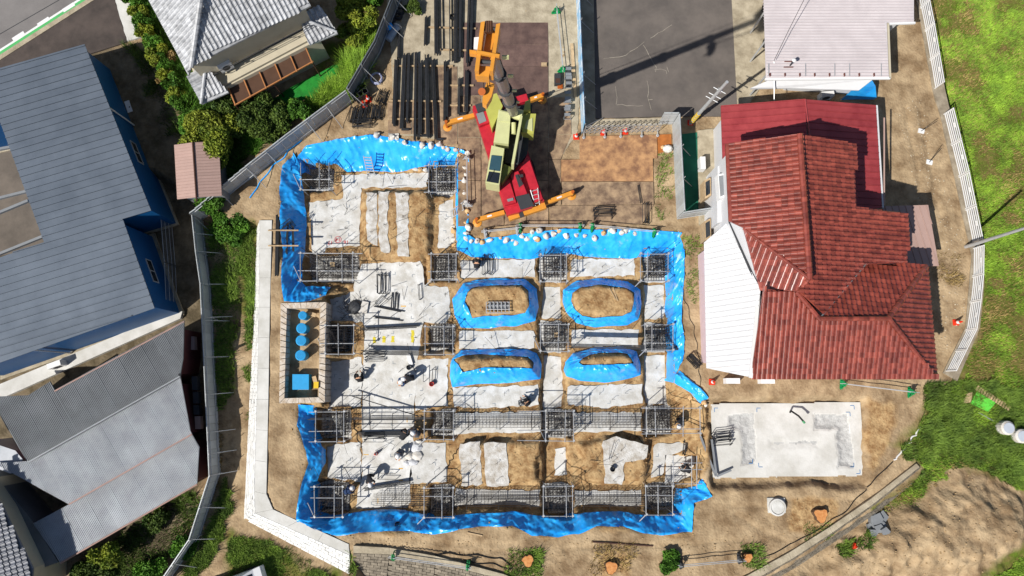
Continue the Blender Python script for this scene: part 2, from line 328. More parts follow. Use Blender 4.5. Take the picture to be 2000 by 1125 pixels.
def ground_mat():
    m = M('soil', (194,170,136), .95, sc=.7, c2=(134,111,84), bump=.9, bsc=7, spec=.1)
    t = m.node_tree; N = t.nodes; L = t.links; b = N['Principled BSDF']; base = b.inputs['Base Color'].links[0].from_socket
    a = N.new('ShaderNodeAttribute'); a.attribute_name = 'soil'; sp = N.new('ShaderNodeSeparateColor'); L.new(a.outputs['Color'], sp.inputs[0])
    g = N.new('ShaderNodeNewGeometry')
    def layer(c1, c2, sc, fac, base):
        n = N.new('ShaderNodeTexNoise'); n.inputs['Scale'].default_value = sc; n.inputs['Detail'].default_value = 8; n.inputs['Roughness'].default_value = .7; L.new(g.outputs['Position'], n.inputs['Vector'])
        r = N.new('ShaderNodeValToRGB'); r.color_ramp.elements[0].position = .38; r.color_ramp.elements[1].position = .62
        r.color_ramp.elements[0].color = (*[x*.78 for x in lin(c2)], 1); r.color_ramp.elements[1].color = (*[x*.78 for x in lin(c1)], 1)
        L.new(n.outputs['Fac'], r.inputs[0]); mx = N.new('ShaderNodeMix'); mx.data_type = 'RGBA'
        L.new(fac, mx.inputs['Factor']); L.new(base, mx.inputs['A']); L.new(r.outputs[0], mx.inputs['B']); return mx.outputs['Result']
    o = layer((200,169,124), (142,108,72), 1.8, sp.outputs[0], base)
    o = layer((128,112,70), (92,112,36), .8, sp.outputs[1], o)
    o = layer((136,122,100), (92,82,64), .9, sp.outputs[2], o)
    L.new(o, b.inputs['Base Color']); return m
me.materials.append(ground_mat())
put('ground', me, kind='structure')

# ------------------------------------------------------------------ paved surfaces, slabs, retaining walls
def sheet(name, poly, z, mat, thick=.06, ragged=0, **kw):
    P = pts(poly, z)
    if ragged: P = rag(P, .25, ragged)
    return MB().prism(P, z-thick, z).build(name, mat, kind='structure', **kw)
sheet('road', [(-400,-400),(300,-400),(190,-30),(0,112),(-400,330)], .10, m_road, .3)
sheet('asphalt_apron', [(-400,330),(0,112),(190,-30),(212,-40),(248,82),(160,110),(0,150),(-400,300)], .075, m_asph2, .3)
a = at(0,100,.11); b = at(180,-15,.11)
d = (b-a).normalized(); nrm = Vector((-d.y, d.x, 0))
def stripe(o0, o1, mat, z, t0=-.5, t1=1.6):
    p, q = a+(b-a)*t0, a+(b-a)*t1
    MB().prism([p+nrm*o0, q+nrm*o0, q+nrm*o1, p+nrm*o1], z-.004, z).build('road_marking', mat, kind='structure')
stripe(-.22, -.02, m_green, .109); stripe(-.02, .13, m_paint, .11); stripe(-.55, -.22, m_cold, .107)
for k in range(-1, 5):
    p = at(37+49*k, 72-28.2*k, .116)+nrm*.06; c = [p+d*u+nrm*v for u, v in ((-.45,-.13),(.45,-.13),(.45,.15),(-.45,.15))]
    MB().prism(c, .106, .116).build('road_marking', m_paint, kind='structure')
MB().beam(at(-20,78,.104), at(150,-20,.104), .05, .008).build('road_joint', m_dgray, kind='structure')
sheet('concrete_path', [(214,-40),(250,-40),(276,72),(248,80)], .13, m_cwhite, .3, .03)
sheet('courtyard_paving', [(-300,180),(10,230),(98,480),(-300,560)], -.8, M('brown_paving', (122,112,102), .9, sc=.6, c2=(100,92,84)), .2)
sheet('yard_concrete', [(752,-40),(1200,-40),(1140,46),(1128,262),(1100,300),(770,262),(765,120)], .03, m_cold, .1, .05)
park = sheet('parking_lot', [(1158,-60),(1427,-60),(1440,205),(1425,227),(1300,227),(1162,231)], .06, m_asph, .15)
sheet('concrete_kerb_strip', [(1134,-60),(1159,-60),(1163,233),(1310,229),(1302,243),(1140,250)], .09, m_cold, .2)
sheet('concrete_drive', [(1426,-60),(1520,-60),(1500,150),(1462,205),(1440,206)], .075, m_cold, .15)
sheet('concrete_path', [(1362,255),(1400,250),(1405,330),(1388,440),(1365,440)], .05, m_cold, .1)
sheet('green_ground_net', [(1330,262),(1366,258),(1372,412),(1336,424)], .045, M('green_net', (40,120,96), .9, .2), .02)
def cracks(spec):
    for P in spec:
        q = [at(x, y, .064)+Vector((random.uniform(-.05,.05), random.uniform(-.05,.05), 0)) for x, y in P]; out = []
        for u, v in zip(q, q[1:]):
            n = max(2, int((v-u).length/.35))
            out += [u.lerp(v, k/n)+Vector((random.uniform(-.05,.05), random.uniform(-.05,.05), 0)) for k in range(n)]
        mb = MB()
        for u, v in zip(out, out[1:]): mb.beam(u, v, .015+random.random()*.025, .006)
        mb.build('crack', M('sealed_crack', (170,162,148), .9, .3, 4), park)
cracks([[(1178,113),(1215,113),(1250,90),(1270,75)],[(1258,90),(1272,118),(1282,130),(1278,150)],[(1278,135),(1302,136),(1306,150)],[(1302,130),(1312,150)],[(1264,158),(1266,200),(1277,226)],[(1202,170),(1205,200),(1200,210)],[(1265,195),(1285,192)],[(1205,203),(1265,208)],[(1270,75),(1320,44)]])
m_strip = [M('blinding_strip', (226,225,222), .92, sc=2.2, c2=(180,172,160), bump=.6, bsc=16)]
for k, (p, z) in enumerate(SLABS):
    MB().prism(rag(pts(p, z), .28, .07), z-.12, z+.03+.004*(k % 3)).build('concrete_slab', m_blind if z in (PB, TB) else m_strip[0], kind='structure')
for cx, cy, cw, ch in CAGES:
    a2 = 9; MB().prism(rag(pts([(cx-cw/2-a2,cy-ch/2-a2),(cx+cw/2+a2,cy-ch/2-a2),(cx+cw/2+a2,cy+ch/2+a2),(cx-cw/2-a2,cy+ch/2+a2)], CB), .4, .08), CB-.15, CB+.09).build('concrete_slab', m_blind, kind='structure')
# slab on the right with its rough U-shaped recess
sl = [(1388,788),(1682,784),(1690,930),(1392,935)]
P = pts(sl, -.35); xs = np.arange(min(p.x for p in P), max(p.x for p in P)+.06, .07); ys = np.arange(min(p.y for p in P), max(p.y for p in P)+.06, .07)
SX, SY = np.meshgrid(xs, ys); sd = sdist(P, SX, SY)+.05*fbm(SX, SY, .5, 2)
rec = np.zeros_like(SX)
for q in ([(1418,808),(1474,806),(1478,910),(1446,910),(1444,840),(1418,838)], [(1588,808),(1656,806),(1668,914),(1636,914),(1630,842),(1590,840)], [(1500,856),(1602,854),(1602,878),(1500,879)]):
    rec = np.maximum(rec, np.clip((sdist(pts(q, -.35), SX, SY)+.25*fbm(SX, SY, .6, 4))/.35, 0, 1)*(1 if q[0][0] != 1500 else .35))
SZ = -.35-.12*rec*(1+.35*fbm(SX, SY, .3, 6))+.006*fbm(SX, SY, .2, 1)
mb = MB(); ii = {}
for j in range(len(ys)):
    for i in range(len(xs)):
        if sd[j, i] > 0: ii[j, i] = len(mb.v); mb.v.append((SX[j, i], SY[j, i], SZ[j, i]))
for (j, i), a0 in ii.items():
    c = [(j, i), (j, i+1), (j+1, i+1), (j+1, i)]
    if all(k in ii for k in c): mb.f.append(tuple(ii[k] for k in c)); mb.r.append(.5)
right_slab = mb.build('concrete_slab', [m_cwhite, M('raw_rough_concrete', (204,204,202), .95, sc=3, c2=(176,176,174), bump=.7, bsc=14)], kind='structure')
right_slab.data.polygons.foreach_set('material_index', [1 if rec[j, i] > .28 else 0 for (j, i) in [k for k in ii if all(q in ii for q in ((k[0],k[1]+1),(k[0]+1,k[1]+1),(k[0]+1,k[1])))]])
MB().prism(inset(P, .06), -.75, -.53).build('slab_body', m_conc, right_slab)
m_chalk = M('blue_chalk', (60,130,190), .9, .2)
for x, y, s, t in ((1395,797,1,-1),(1478,797,1,-1),(1668,792,-1,-1),(1660,805,-1,-1),(1393,918,1,1),(1482,912,1,1),(1680,925,-1,1),(1668,912,-1,1),(1470,905,-1,1)):
    p = at(x, y, -.342); MB().box(p+Vector((s*.12,0,0)), (.25,.035,.006)).box(p+Vector((0,t*.14,0)), (.035,.22,.006)).build('chalk_mark', m_chalk, right_slab)

# white block retaining wall on the left with sloping textured face
def batter_wall(name, label, top_in, top_out, foot, zt, zb, mtop, mface, bw=.45, bh=.24, group=None):
    t = thing(name, at(*top_in[0], zt), label, 'wall', group)
    for k in range(len(top_in)-1):
        q = [at(*top_in[k], zt), at(*top_in[k+1], zt), at(*top_out[k+1], zt), at(*top_out[k], zt)]
        L = (q[1]-q[0]).length; n = max(1, round(L/2.0))
        for i in range(n):
            u, v = i/n+.006/L, (i+1)/n-.006/L
            MB().prism([q[0].lerp(q[1], u), q[0].lerp(q[1], v), q[3].lerp(q[2], v), q[3].lerp(q[2], u)], zb-.3, zt).build('cap_slab', mtop, t)
        a0, a1 = at(*top_out[k], zt), at(*top_out[k+1], zt); f0, f1 = at(*foot[k], zb), at(*foot[k+1], zb)
        rows = max(1, round((a0-f0).length/bh)); cols = max(1, round((a0-a1).length/bw)); nn = (a1-a0).cross(f0-a0).normalized()
        if nn.z < 0: nn = -nn
        mb = MB()
        for r in range(rows):
            for c in range(cols):
                g = .007; u0, u1 = c/cols+g/2/(bw*cols)*1, (c+1)/cols-g/(bw*cols); v0, v1 = r/rows+g/(bh*rows), (r+1)/rows-g/(bh*rows)
                o = (r % 2)*.5/cols; u0 = min(1, u0+o); u1 = min(1, u1+o)
                if u1-u0 < .002: continue
                cor = [a0.lerp(a1, u).lerp(f0.lerp(f1, u), v) for u, v in ((u0,v0),(u1,v0),(u1,v1),(u0,v1))]
                up = nn*(.012+random.random()*.02); base = [x-nn*.08 for x in cor]; cen = sum(cor, Vector())/4
                tp = [x.lerp(cen, .05)+up for x in cor]
                mb.add(base+tp, ((4,5,6,7),(0,1,5,4),(1,2,6,5),(2,3,7,6),(3,0,4,7)))
        mb.build('face_blocks', mface, t, kind='stuff')
        MB().add([a0-nn*.06, a1-nn*.06, f1-nn*.06, f0-nn*.06, ], ((0,1,2,3),)).build('face_mortar', mface, t)
    return t
m_blk = M('white_block', (240,240,238), .9, sc=3, c2=(214,214,212), bump=.4, bsc=25, attr=.08)
m_blk2 = M('grey_block', (150,140,124), .9, sc=3, c2=(112,104,92), bump=.5, bsc=20, attr=.15)
batter_wall('block_retaining_wall', 'long white block retaining wall bordering the site on its left', [(531,430),(527,600),(524,780),(520,965),(533,995),(681,1063)], [(508,430),(506,600),(502,780),(497,960),(499,1002),(683,1084)], [(503,431),(497,600),(488,780),(477,1010),(477,1014),(684,1122)], .06, -.9, m_cwhite, m_blk)
batter_wall('block_retaining_wall', 'old grey block retaining wall with pale kerb along the bottom edge', [(690,1066),(760,1070),(850,1086),(985,1122),(1050,1150)], [(690,1080),(760,1083),(850,1099),(985,1132),(1050,1160)], [(688,1122),(755,1135),(845,1150),(975,1180),(1040,1210)], .17, -1.1, m_cold, m_blk2)
batter_wall('block_retaining_wall', 'curving old grey block retaining wall below the tree stumps at lower right', [(1790,905),(1700,975),(1620,1030),(1540,1080),(1440,1135)], [(1796,912),(1706,984),(1626,1040),(1546,1092),(1446,1148)], [(1806,925),(1716,998),(1636,1054),(1556,1107),(1456,1164)], .2, -1.0, m_cold, m_blk2)
m_rw = M('weathered_concrete', (176,164,144), .92, sc=1.5, c2=(138,126,108), bump=.4, bsc=14)
t = thing('retaining_wall', at(1890,480,0), 'weathered concrete retaining wall under the white balustrade', 'wall')
wl = [(1783,-40),(1822,175),(1838,228),(1893,472),(1898,500),(1893,560),(1886,640),(1842,728)]; wr = [(1806,-40),(1846,175),(1858,226),(1912,470),(1922,500),(1922,560),(1914,640),(1870,744)]
for k in range(len(wl)-1):
    MB().prism([at(*wl[k], .1), at(*wl[k+1], .1), at(*wr[k+1], .1), at(*wr[k], .1)], -1.6, .1).build('wall_section', m_rw, t)
# ------------------------------------------------------------------ buildings
m_navy = M('navy_siding', (14,88,146), .5, .1, 2); m_pan = M('slate_blue_roof', (114,124,137), .48, sc=.5, c2=(100,110,123), metal=.3, objvar=.05)
m_beigew = M('beige_wall', (206,196,172), .9, .1); m_wallw = M('white_siding', (222,223,226), .6, .06); m_pinkw = M('pink_wall', (226,200,204), .8, .08)
m_ktile = M('grey_tile', (196,198,202), .5, sc=2.2, c2=(150,152,156), attr=.22, spec=.5)
m_rtile = M('red_tile', (152,76,62), .3, sc=2.5, c2=(122,56,47), attr=.3, spec=.7)
m_rmetal = M('red_metal_roof', (172,72,74), .4, sc=1, c2=(150,56,60), objvar=.06, spec=.5)
m_corr = M('corrugated_grey', (184,188,194), .5, sc=.6, c2=(158,162,168), metal=.2, objvar=.06)
m_corrd = M('corrugated_dark', (132,136,140), .55, sc=.6, c2=(112,116,120), metal=.2, objvar=.06)
m_brn = M('brown_metal', (186,156,146), .5, .08, objvar=.05); m_dbrn = M('dark_brown', (84,56,46), .7, .25, 3); m_maroon = M('maroon_boards', (92,44,44), .7, .25, 3)
m_wroof = M('white_roof', (222,214,216), .5, sc=.8, c2=(206,198,200), attr=.03)
def strips(par, poly, d, pitch, z, mat, name='roof_panel', rib=.035, thick=.05, ribw=.04):
    """parallel pans clipped from a roof outline; z may be a function of x, y"""
    dv = Vector((d[0], d[1], 0)).normalized(); nv = Vector((-dv.y, dv.x, 0)); zf = z if callable(z) else (lambda x, y: z)
    t = [p.dot(nv) for p in poly]; k0, k1 = math.floor(min(t)/pitch), math.ceil(max(t)/pitch); out = []
    for k in range(k0, k1):
        c = clip(clip(poly, nv*(k*pitch+.006), nv), nv*((k+1)*pitch-.006), -nv)
        if len(c) < 3: continue
        c = [Vector((p.x, p.y, zf(p.x, p.y))) for p in c]
        mb = MB(); n = len(c); A = sum(c[i].x*c[(i+1) % n].y-c[(i+1) % n].x*c[i].y for i in range(n))
        if A < 0: c.reverse()
        mb.add([p-Vector((0,0,thick)) for p in c]+c, [tuple(range(n-1,-1,-1)), tuple(range(n,2*n))]+[(i,(i+1)%n,n+(i+1)%n,n+i) for i in range(n)])
        e = [p for p in c if abs(p.dot(nv)-(k*pitch+.006)) < .01]
        if rib and len(e) >= 2:
            e.sort(key=lambda p: p.dot(dv)); mb.beam(e[0]+nv*ribw*.5+Vector((0,0,rib/2)), e[-1]+nv*ribw*.5+Vector((0,0,rib/2)), ribw, rib)
        out.append(mb.build(name, mat, par))
    return out
def planez(P):
    A = np.array([(p.x, p.y, 1) for p in P]); c = np.linalg.lstsq(A, np.array([p.z for p in P]), rcond=None)[0]
    return lambda x, y: c[0]*x+c[1]*y+c[2]
def tiles(par, P, down, mat, pu=.28, pv=.30, amp=.07, step=.045, name='tile_field', kind='stuff', nu=6):
    """roof plane covered in rolled tiles; 'down' is the direction down the slope"""
    zf = planez(P); dv = Vector((down[0], down[1], 0)).normalized(); uv = Vector((-dv.y, dv.x, 0))
    U = [p.x*uv.x+p.y*uv.y for p in P]; V = [p.x*dv.x+p.y*dv.y for p in P]
    poly2 = [(a_, b_) for a_, b_ in zip(U, V)]
    us = np.arange(math.floor(min(U)/pu)*pu, max(U)+pu, pu/nu); v0 = math.floor(min(V)/pv)*pv; rows = int((max(V)-v0)/pv)+2
    vs_ = []; 
    for r in range(rows): vs_ += [(v0+r*pv+.001, 0), (v0+(r+1)*pv-.001, 1)]
    UU, VV = np.meshgrid(us, np.array([q[0] for q in vs_])); st = np.array([q[1] for q in vs_])[:, None]
    ph = (UU/pu) % 1; prof = np.where(ph < .5, np.sin(ph*2*np.pi), -.25*np.sin((ph-.5)*2*np.pi))*amp
    X = UU*uv.x+VV*dv.x; Y = UU*uv.y+VV*dv.y; Z = zf(X, Y)+prof+.035+st*step
    UC = (UU[:-1, :-1]+UU[1:, 1:])/2; VC = (VV[:-1, :-1]+VV[1:, 1:])/2
    ins = sdist(poly2, UC, VC) > 0
    n = len(us); J, I = np.nonzero(ins); base = J*n+I
    mb = MB(); mb.v = list(map(tuple, np.stack([X, Y, Z], -1).reshape(-1, 3))); mb.f = [(b_, b_+1, b_+n+1, b_+n) for b_ in base.tolist()]
    rr = RNG.random((rows+2, int(len(us)/nu)+3)); mb.r = rr[(J//2), (I//nu)].tolist()
    used = np.unique(np.array(mb.f)); mp = np.full(len(mb.v), -1); mp[used] = np.arange(len(used)); vv = mb.v
    mb.v = [vv[i] for i in used]; mb.f = [tuple(int(mp[i]) for i in f) for f in mb.f]
    # flip if needed
    p0, p1, p2 = [Vector(mb.v[i]) for i in mb.f[0][:3]]
    if (p1-p0).cross(p2-p0).z < 0: mb.f = [f[::-1] for f in mb.f]
    o = mb.build(name, mat, par, kind=kind)
    # timber deck below so that no light leaks through
    n_ = len(P); Pd = [Vector((p.x, p.y, zf(p.x, p.y)-.03)) for p in P]
    A = sum(P[i].x*P[(i+1)%n_].y-P[(i+1)%n_].x*P[i].y for i in range(n_))
    if A < 0: Pd.reverse()
    MB().add([p-Vector((0,0,.12)) for p in Pd]+Pd, [tuple(range(n_-1,-1,-1)), tuple(range(n_,2*n_))]+[(i,(i+1)%n_,n_+(i+1)%n_,n_+i) for i in range(n_)]).build('roof_deck', mat, par)
    return o
def ridge(par, p, q, mat, r=.13, seg=.3, name='ridge_cap'):
    p = Vector(p); q = Vector(q); L = (q-p).length; n = max(1, round(L/seg)); mb = MB()
    for k in range(n): mb.bar(p.lerp(q, k/n), p.lerp(q, (k+1.08)/n), r, 8, r*.86)
    return mb.build(name, mat, par, smooth=False)
def on_wall(par, p0, p1, t, width, z0, z1, mat_f, mat_g, out=.03, name='window', split=2):
    p0 = Vector((p0[0], p0[1], 0)); p1 = Vector((p1[0], p1[1], 0)); d = (p1-p0).normalized(); c = p0.lerp(p1, t); ang = math.atan2(d.y, d.x)
    w_ = MB(); zc = (z0+z1)/2
    for s_, dd in ((Vector((0,0,z1-.03)), (width,.1,.07)), (Vector((0,0,z0+.03)), (width,.1,.07))): w_.box(c+s_, dd, ang)
    for s_ in (-.5, .5, 0)[:3 if split > 1 else 2]: w_.box(c+d*s_*(width-.06)+Vector((0,0,zc)), (.06,.1,z1-z0-.15), ang)
    f = w_.build(name, mat_f, par); MB().box(c+Vector((0,0,zc)), (width-.1,.06,z1-z0-.1), ang).build('pane', mat_g, f)
    return f

# --- blue building with a slate-blue standing seam roof
B = thing('workshop_building', at(150,400,-.9), 'long blue building with slate grey standing seam roof and open courtyard', 'building')
ze = 3.0; P1 = pts([(-90,158),(165,86),(295,411),(86,473),(0,238),(-90,262)], ze); P2 = pts([(-90,534),(86,473),(240,428),(302,602),(-90,740)], ze)
dr = at(165,105,ze)-at(0,152,ze)
strips(B, P1, dr, .46, ze, m_pan, rib=.06, ribw=.05); strips(B, P2, dr, .46, ze+.02, m_pan, rib=.06, ribw=.05)
for P in (P1, P2):
    W = inset(P, .2); mb = MB().prism(W, -1.0, ze-.06); mb.build('wall', m_navy, B)
    MB().prism(inset(P, .05), ze-.16, ze-.055).build('eave_board', m_gray, B)
    MB().prism(inset(P, -.0 if P is P2 else .08), -1.0, -.72).build('foundation', m_cold, B)
W1 = inset(P1, .2); W2 = inset(P2, .2)
on_wall(B, W1[1], W1[2], .60, 1.6, .8, 1.5, m_galv, m_gwin); on_wall(B, W2[2], W2[3], .52, 1.6, .8, 1.5, m_galv, m_gwin)
for p, q in ((W1[1], W1[2]), (W2[3], W2[4])):
    c = Vector(p).lerp(Vector(q), .38 if p is W1[1] else .62); e = (Vector(q)-Vector(p)).normalized(); o_ = Vector((-e.y, e.x, 0))
    MB().bar((c.x+o_.x*.1, c.y+o_.y*.1, ze-.2), (c.x+o_.x*.1, c.y+o_.y*.1, -.8), .05, 8).build('downpipe', m_white, B)
for a_, b_ in ((( -60,302),(52,282)),((-60,402),(52,374)),((-60,440),(56,392)),((-60,520),(84,462))):
    MB().beam(at(*a_, 2.2), at(*b_, 2.2), .16, .2).build('courtyard_beam', m_gray, B)
# white concrete apron south of it, rubble strip, air conditioners
MB().prism(pts([(-60,775),(336,610),(356,608),(352,622),(-60,806)], -.6), -1.1, -.6).build('concrete_apron', m_cwhite, kind='structure')
def ac_unit(px, py, z, rz, label):
    p = at(px, py, z+.7); t = thing('air_conditioner', (p.x, p.y, z), label, 'air conditioner', rz=0)
    MB().box((p.x, p.y, z+.38), (.85,.34,.68), rz).build('casing', m_white, t)
    c = Vector((p.x, p.y, z+.38)); n = Vector((math.sin(rz), -math.cos(rz), 0))
    MB().bar(c+n*.165, c+n*.185, .25, 14).build('fan_grille', m_dgray, t)
    for s in (-.3, .3): MB().box(c+Vector((math.cos(rz)*s, math.sin(rz)*s, -.355)), (.08,.36,.05), rz).build('foot', m_gray, t)
    return t
ac_unit(251,208,-.7,R(-68),'white air conditioner beside the blue building in shaded yard'); ac_unit(105,712,-.6,R(20),'white air conditioner on concrete apron south of blue building')
ac_unit(1373,318,.05,R(90),'white air conditioner between green netting and red roofed house'); ac_unit(1432,744,0,R(0),'white air conditioner by the pink wall beside traffic cone')
ac_unit(1500,744,0,R(0),'white air conditioner against pink house wall, right of another'); ac_unit(1617,183,.1,R(5),'white air conditioner behind the red house beside blue sheet')
ac_unit(436,124,2.95,R(30),'white air conditioner on the balcony of grey tiled house')

# --- low building with grey corrugated roofs, lower left
B = thing('shed_building', at(250,850,-.9), 'low building with stepped grey corrugated roofs and maroon walls', 'building')
za, zb, zc = 2.1, 1.7, 1.2
RA = pts([(-20,775),(55,772),(98,745),(107,762),(225,697),(360,626),(358,700),(352,735),(160,843),(55,902),(40,880)], za)
RB_ = pts([(352,735),(372,842),(375,848),(135,985),(-10,905),(55,900),(160,843)], zb)
RC = pts([(375,848),(389,873),(385,944),(180,1062),(118,1098),(65,1022),(135,985)], zc)
dA = at(250,720,1)-at(290,790,1)
for P, z, mt in ((RA, za, m_corrd), (RB_, zb, m_corr), (RC, zc, m_corr)):
    dv = Vector((dA.x, dA.y, 0)).normalized(); nv = Vector((-dv.y, dv.x, 0)); tt = [p.dot(nv) for p in P]; sw = .76
    for k in range(math.floor(min(tt)/sw), math.ceil(max(tt)/sw)):
        c = clip(clip(P, nv*(k*sw), nv), nv*((k+1)*sw-.004), -nv)
        if len(c) < 3: continue
        mb = MB(); zz = z+(k % 2)*.012; mb.prism([Vector((p.x, p.y, 0)) for p in c], z-.06, zz)
        for j in range(8):
            lo_ = k*sw+j*.094+.01; s_ = clip(clip(c, nv*lo_, nv), nv*(lo_+.05), -nv)
            if len(s_) >= 3: mb.prism(s_, zz-.01, zz+.03, top=inset(s_, .012) if len(s_) == 4 else None)
        mb.build('roof_sheet', mt, B)
    MB().prism(inset(P, .3), -1.0, z-.06).build('wall', m_maroon, B)
for a_, b_, z, mt in (((352,735),(55,903),za+.05,m_gray),((375,848),(135,985),zb+.03,M('rust_trim',(178,144,132),.7,.2)),((385,946),(118,1100),zc+.02,M('rust_trim',(178,144,132))),((107,764),(360,628),za+.0,M('rust_trim',(178,144,132)))):
    MB().beam(at(*a_, z), at(*b_, z), .08, .08).build('ridge_trim', mt, B)
MB().bar(at(351,732,za+.02), at(351,732,za+.4), .09, 10).build('vent_pipe', m_dgray, B)
for x, y0, y1 in ((374,657,683),(380,735,762),(382,765,788),(383,791,810),(386,813,838)):
    MB().px([(x-6,y0),(x+5,y0),(x+6,y1),(x-5,y1)], .5, .1).build('window_hood', m_brn if y0 in (657,813) else m_dgray, B)
MB().px([(-30,860),(30,880),(45,898),(20,925),(-30,905)], 1.5, -.9).build('annex', m_corr, B)
# dark grey lean-to and tiled roof in the corner
B = thing('corner_house', at(20,1060,-.9), 'tiled house cut off by lower left corner of picture', 'building')
P = [at(-60,930,3.2), at(2,985,3.0), at(62,1112,3.0), at(60,1180,3.0), at(-60,1180,3.6)]
tiles(B, P, (1,.35), M('navy_tile', (120,124,134), .4, attr=.2, spec=.5)); MB().prism(inset(P,.5), -1, 2.7).build('wall', m_beigew, B)
MB().px([(-20,915),(62,1016),(114,1098),(66,1116),(0,985)], 1.15, -.9).build('lean_to_roof', m_corrd, B)
MB().px([(62,1108),(84,1096),(95,1112),(70,1125)], .4, -.9).build('porch_slab', m_beigew, B)

# --- small shed with pinkish brown gable roof
B = thing('garden_shed', at(388,335,-.6), 'small shed with pinkish brown gable roof beside bushes', 'shed')
zr, z0 = 2.4, 2.0
r0, r1 = at(377,278,zr), at(384,385,zr); w0, w1 = at(340,283,z0), at(346,389,z0); e0, e1 = at(427,276,z0), at(433,382,z0)
for q, nm in (([r0,r1,w1,w0],'roof_panel'), ([r0,r1,e1,e0],'roof_panel')):
    pz = planez(q); strips(B, q, q[3]-q[0], .2, pz, m_brn, rib=.012, ribw=.02, thick=.06)
ridge(B, r0+Vector((0,0,.03)), r1+Vector((0,0,.03)), m_dbrn, .06, 5)
MB().prism(inset([w0,w1,e1,e0], .25), -.9, 1.95).build('wall', m_gray, B)

# --- grey tiled house, upper left
B = thing('grey_tiled_house', at(480,100,0), 'two storey house with silver grey tiled roof and brown veranda', 'house')
ze, zr = 5.4, 7.0
E = dict(a=at(268,-14,ze), b=at(372,150,ze), c=at(374,130,ze), d=at(606,9,ze), e=at(560,-40,ze+.8), f=at(388,-60,zr+.5), g=at(372,126,ze+.1))
tiles(B, [at(262,-60,ze), at(396,-60,zr+.4), at(392,0,zr), at(374,130,ze+.05), at(366,146,ze)], (-.87,-.5), m_ktile)
tiles(B, [at(396,-60,zr+.4), at(392,0,zr), at(374,130,ze+.05), at(606,9,ze), at(570,-60,ze+.9)], (.46,-.89), m_ktile)
ridge(B, at(396,-60,zr+.5), at(391,5,zr+.12), m_ktile, .16); ridge(B, at(391,5,zr+.12), at(373,131,ze+.2), m_ktile, .16)
MB().prism(pts([(300,-40),(372,128),(592,12),(560,-60)], 4.9), 2.9, 5.2).build('upper_wall', m_beigew, B)
MB().prism(inset(pts([(366,148),(395,197),(445,180),(640,80),(590,-10),(500,-60),(300,-60)], 2.6), .4), -.1, 2.55).build('lower_wall', m_beigew, B)
zl = 2.9
tiles(B, [at(365,150,zl+.5), at(402,124,zl+.7), at(408,136,zl+.6), at(393,203,zl-.1)], (-.9,-.45), m_ktile)
tiles(B, [at(408,136,zl+.6), at(446,180,zl-.1), at(393,203,zl-.1)], (.4,-.9), m_ktile)
ridge(B, at(402,124,zl+.8), at(393,202,zl+.05), m_ktile, .11)
tiles(B, [at(582,30,zl+.6), at(628,15,zl+.4), at(659,64,zl-.1), at(604,88,zl-.1)], (.5,-.86), m_ktile); ridge(B, at(604,42,zl+.6), at(657,62,zl+.05), m_ktile, .1)
MB().px([(404,128),(600,24),(606,48),(414,148)], 2.85, 2.7).build('balcony_floor', m_dgray, B)
vb = MB().px([(414,150),(604,52),(614,72),(426,172)], 2.75, 2.62).build('veranda_roof', m_beigew, B)
for k in range(5):
    MB().bar(at(416+k*46,146-k*24,2.85), at(416+k*46,146-k*24,3.75), .03).build('rail_post', m_dgray, B)
for z in (3.2, 3.5, 3.75): MB().bar(at(416,146,z), at(602,50,z), .025).build('railing', m_dgray, B)
for (x0, y0, x1, y1) in ((440,100,470,85),(505,66,535,50)):
    on_wall(B, at(374,129,4), at(594,13,4), .3 if x0 == 440 else .62, 1.8, 3.1, 4.7, m_dgray, m_glass)
for k in range(6):
    MB().beam(at(444+k*30,166-k*16,2.35), at(460+k*30,206-k*16.5,2.2), .07, .09).build('pergola_rafter', M('orange_brown_wood', (190,128,78), .7, .2), B)
MB().beam(at(440,172,2.3), at(600,86,2.3), .07, .1).build('pergola_beam', MATS['orange_brown_wood'], B); MB().beam(at(458,206,2.18), at(612,120,2.18), .07, .1).build('pergola_beam', MATS['orange_brown_wood'], B)
MB().prism([at(442,168,2.25), at(596,84,2.25), at(608,122,2.1), at(458,204,2.1)], 2.08).build('pergola_sheet', M('smoked_sheet', (96,72,58), .3, .2), B)
for p in ((459,205),(535,164),(610,122)): q = at(*p, 2.1); MB().bar((q.x,q.y,-.1), q, .045).build('pergola_post', m_dbrn, B)
sheet('lawn', [(505,215),(560,175),(668,118),(640,200),(560,240),(480,262)], .14, M('artificial_lawn', (40,150,52), .9, sc=2, c2=(28,118,40), bump=.5, bsc=40), .2)

# --- white roofed building, upper right
B = thing('white_roofed_building', at(1620,80,0), 'building with ribbed off-white metal roof beside the red house', 'building')
zw = 3.6
W = pts([(1490,-60),(1785,-60),(1785,42),(1732,44),(1736,150),(1496,152)], zw)
t = strips(B, [p for p in W], (1, 0), .8, zw, m_wroof, name='roof_sheet', rib=0)
mb = MB()
for k in range(0, 60):
    y = at(1600,150,zw).y+.05+k*.2; xr = at(1733,100,zw).x if y < at(1760,43,zw).y else at(1784,20,zw).x
    mb.box(((at(1494,100,zw).x+xr)/2, y, zw+.02), (xr-at(1494,100,zw).x-.06, .035, .04), 0)
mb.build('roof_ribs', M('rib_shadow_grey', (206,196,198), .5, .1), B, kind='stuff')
W2 = [at(1496,150,zw), at(1736,150,zw), at(1732,44,zw), at(1785,42,zw), at(1785,-60,zw), at(1490,-60,zw)]
MB().prism(inset([at(1560,140,zw)]+W2[1:5]+[at(1560,-60,zw)], .45), 0, zw-.06).build('wall', m_wallw, B)
for y in (10,70,140): q = at(1502,y,zw-.1); MB().bar(q, (q.x,q.y,0), .06).build('carport_post', m_galv, B)
MB().prism(inset(W2, .06), zw-.2, zw-.055).build('roof_frame', m_gray, B)
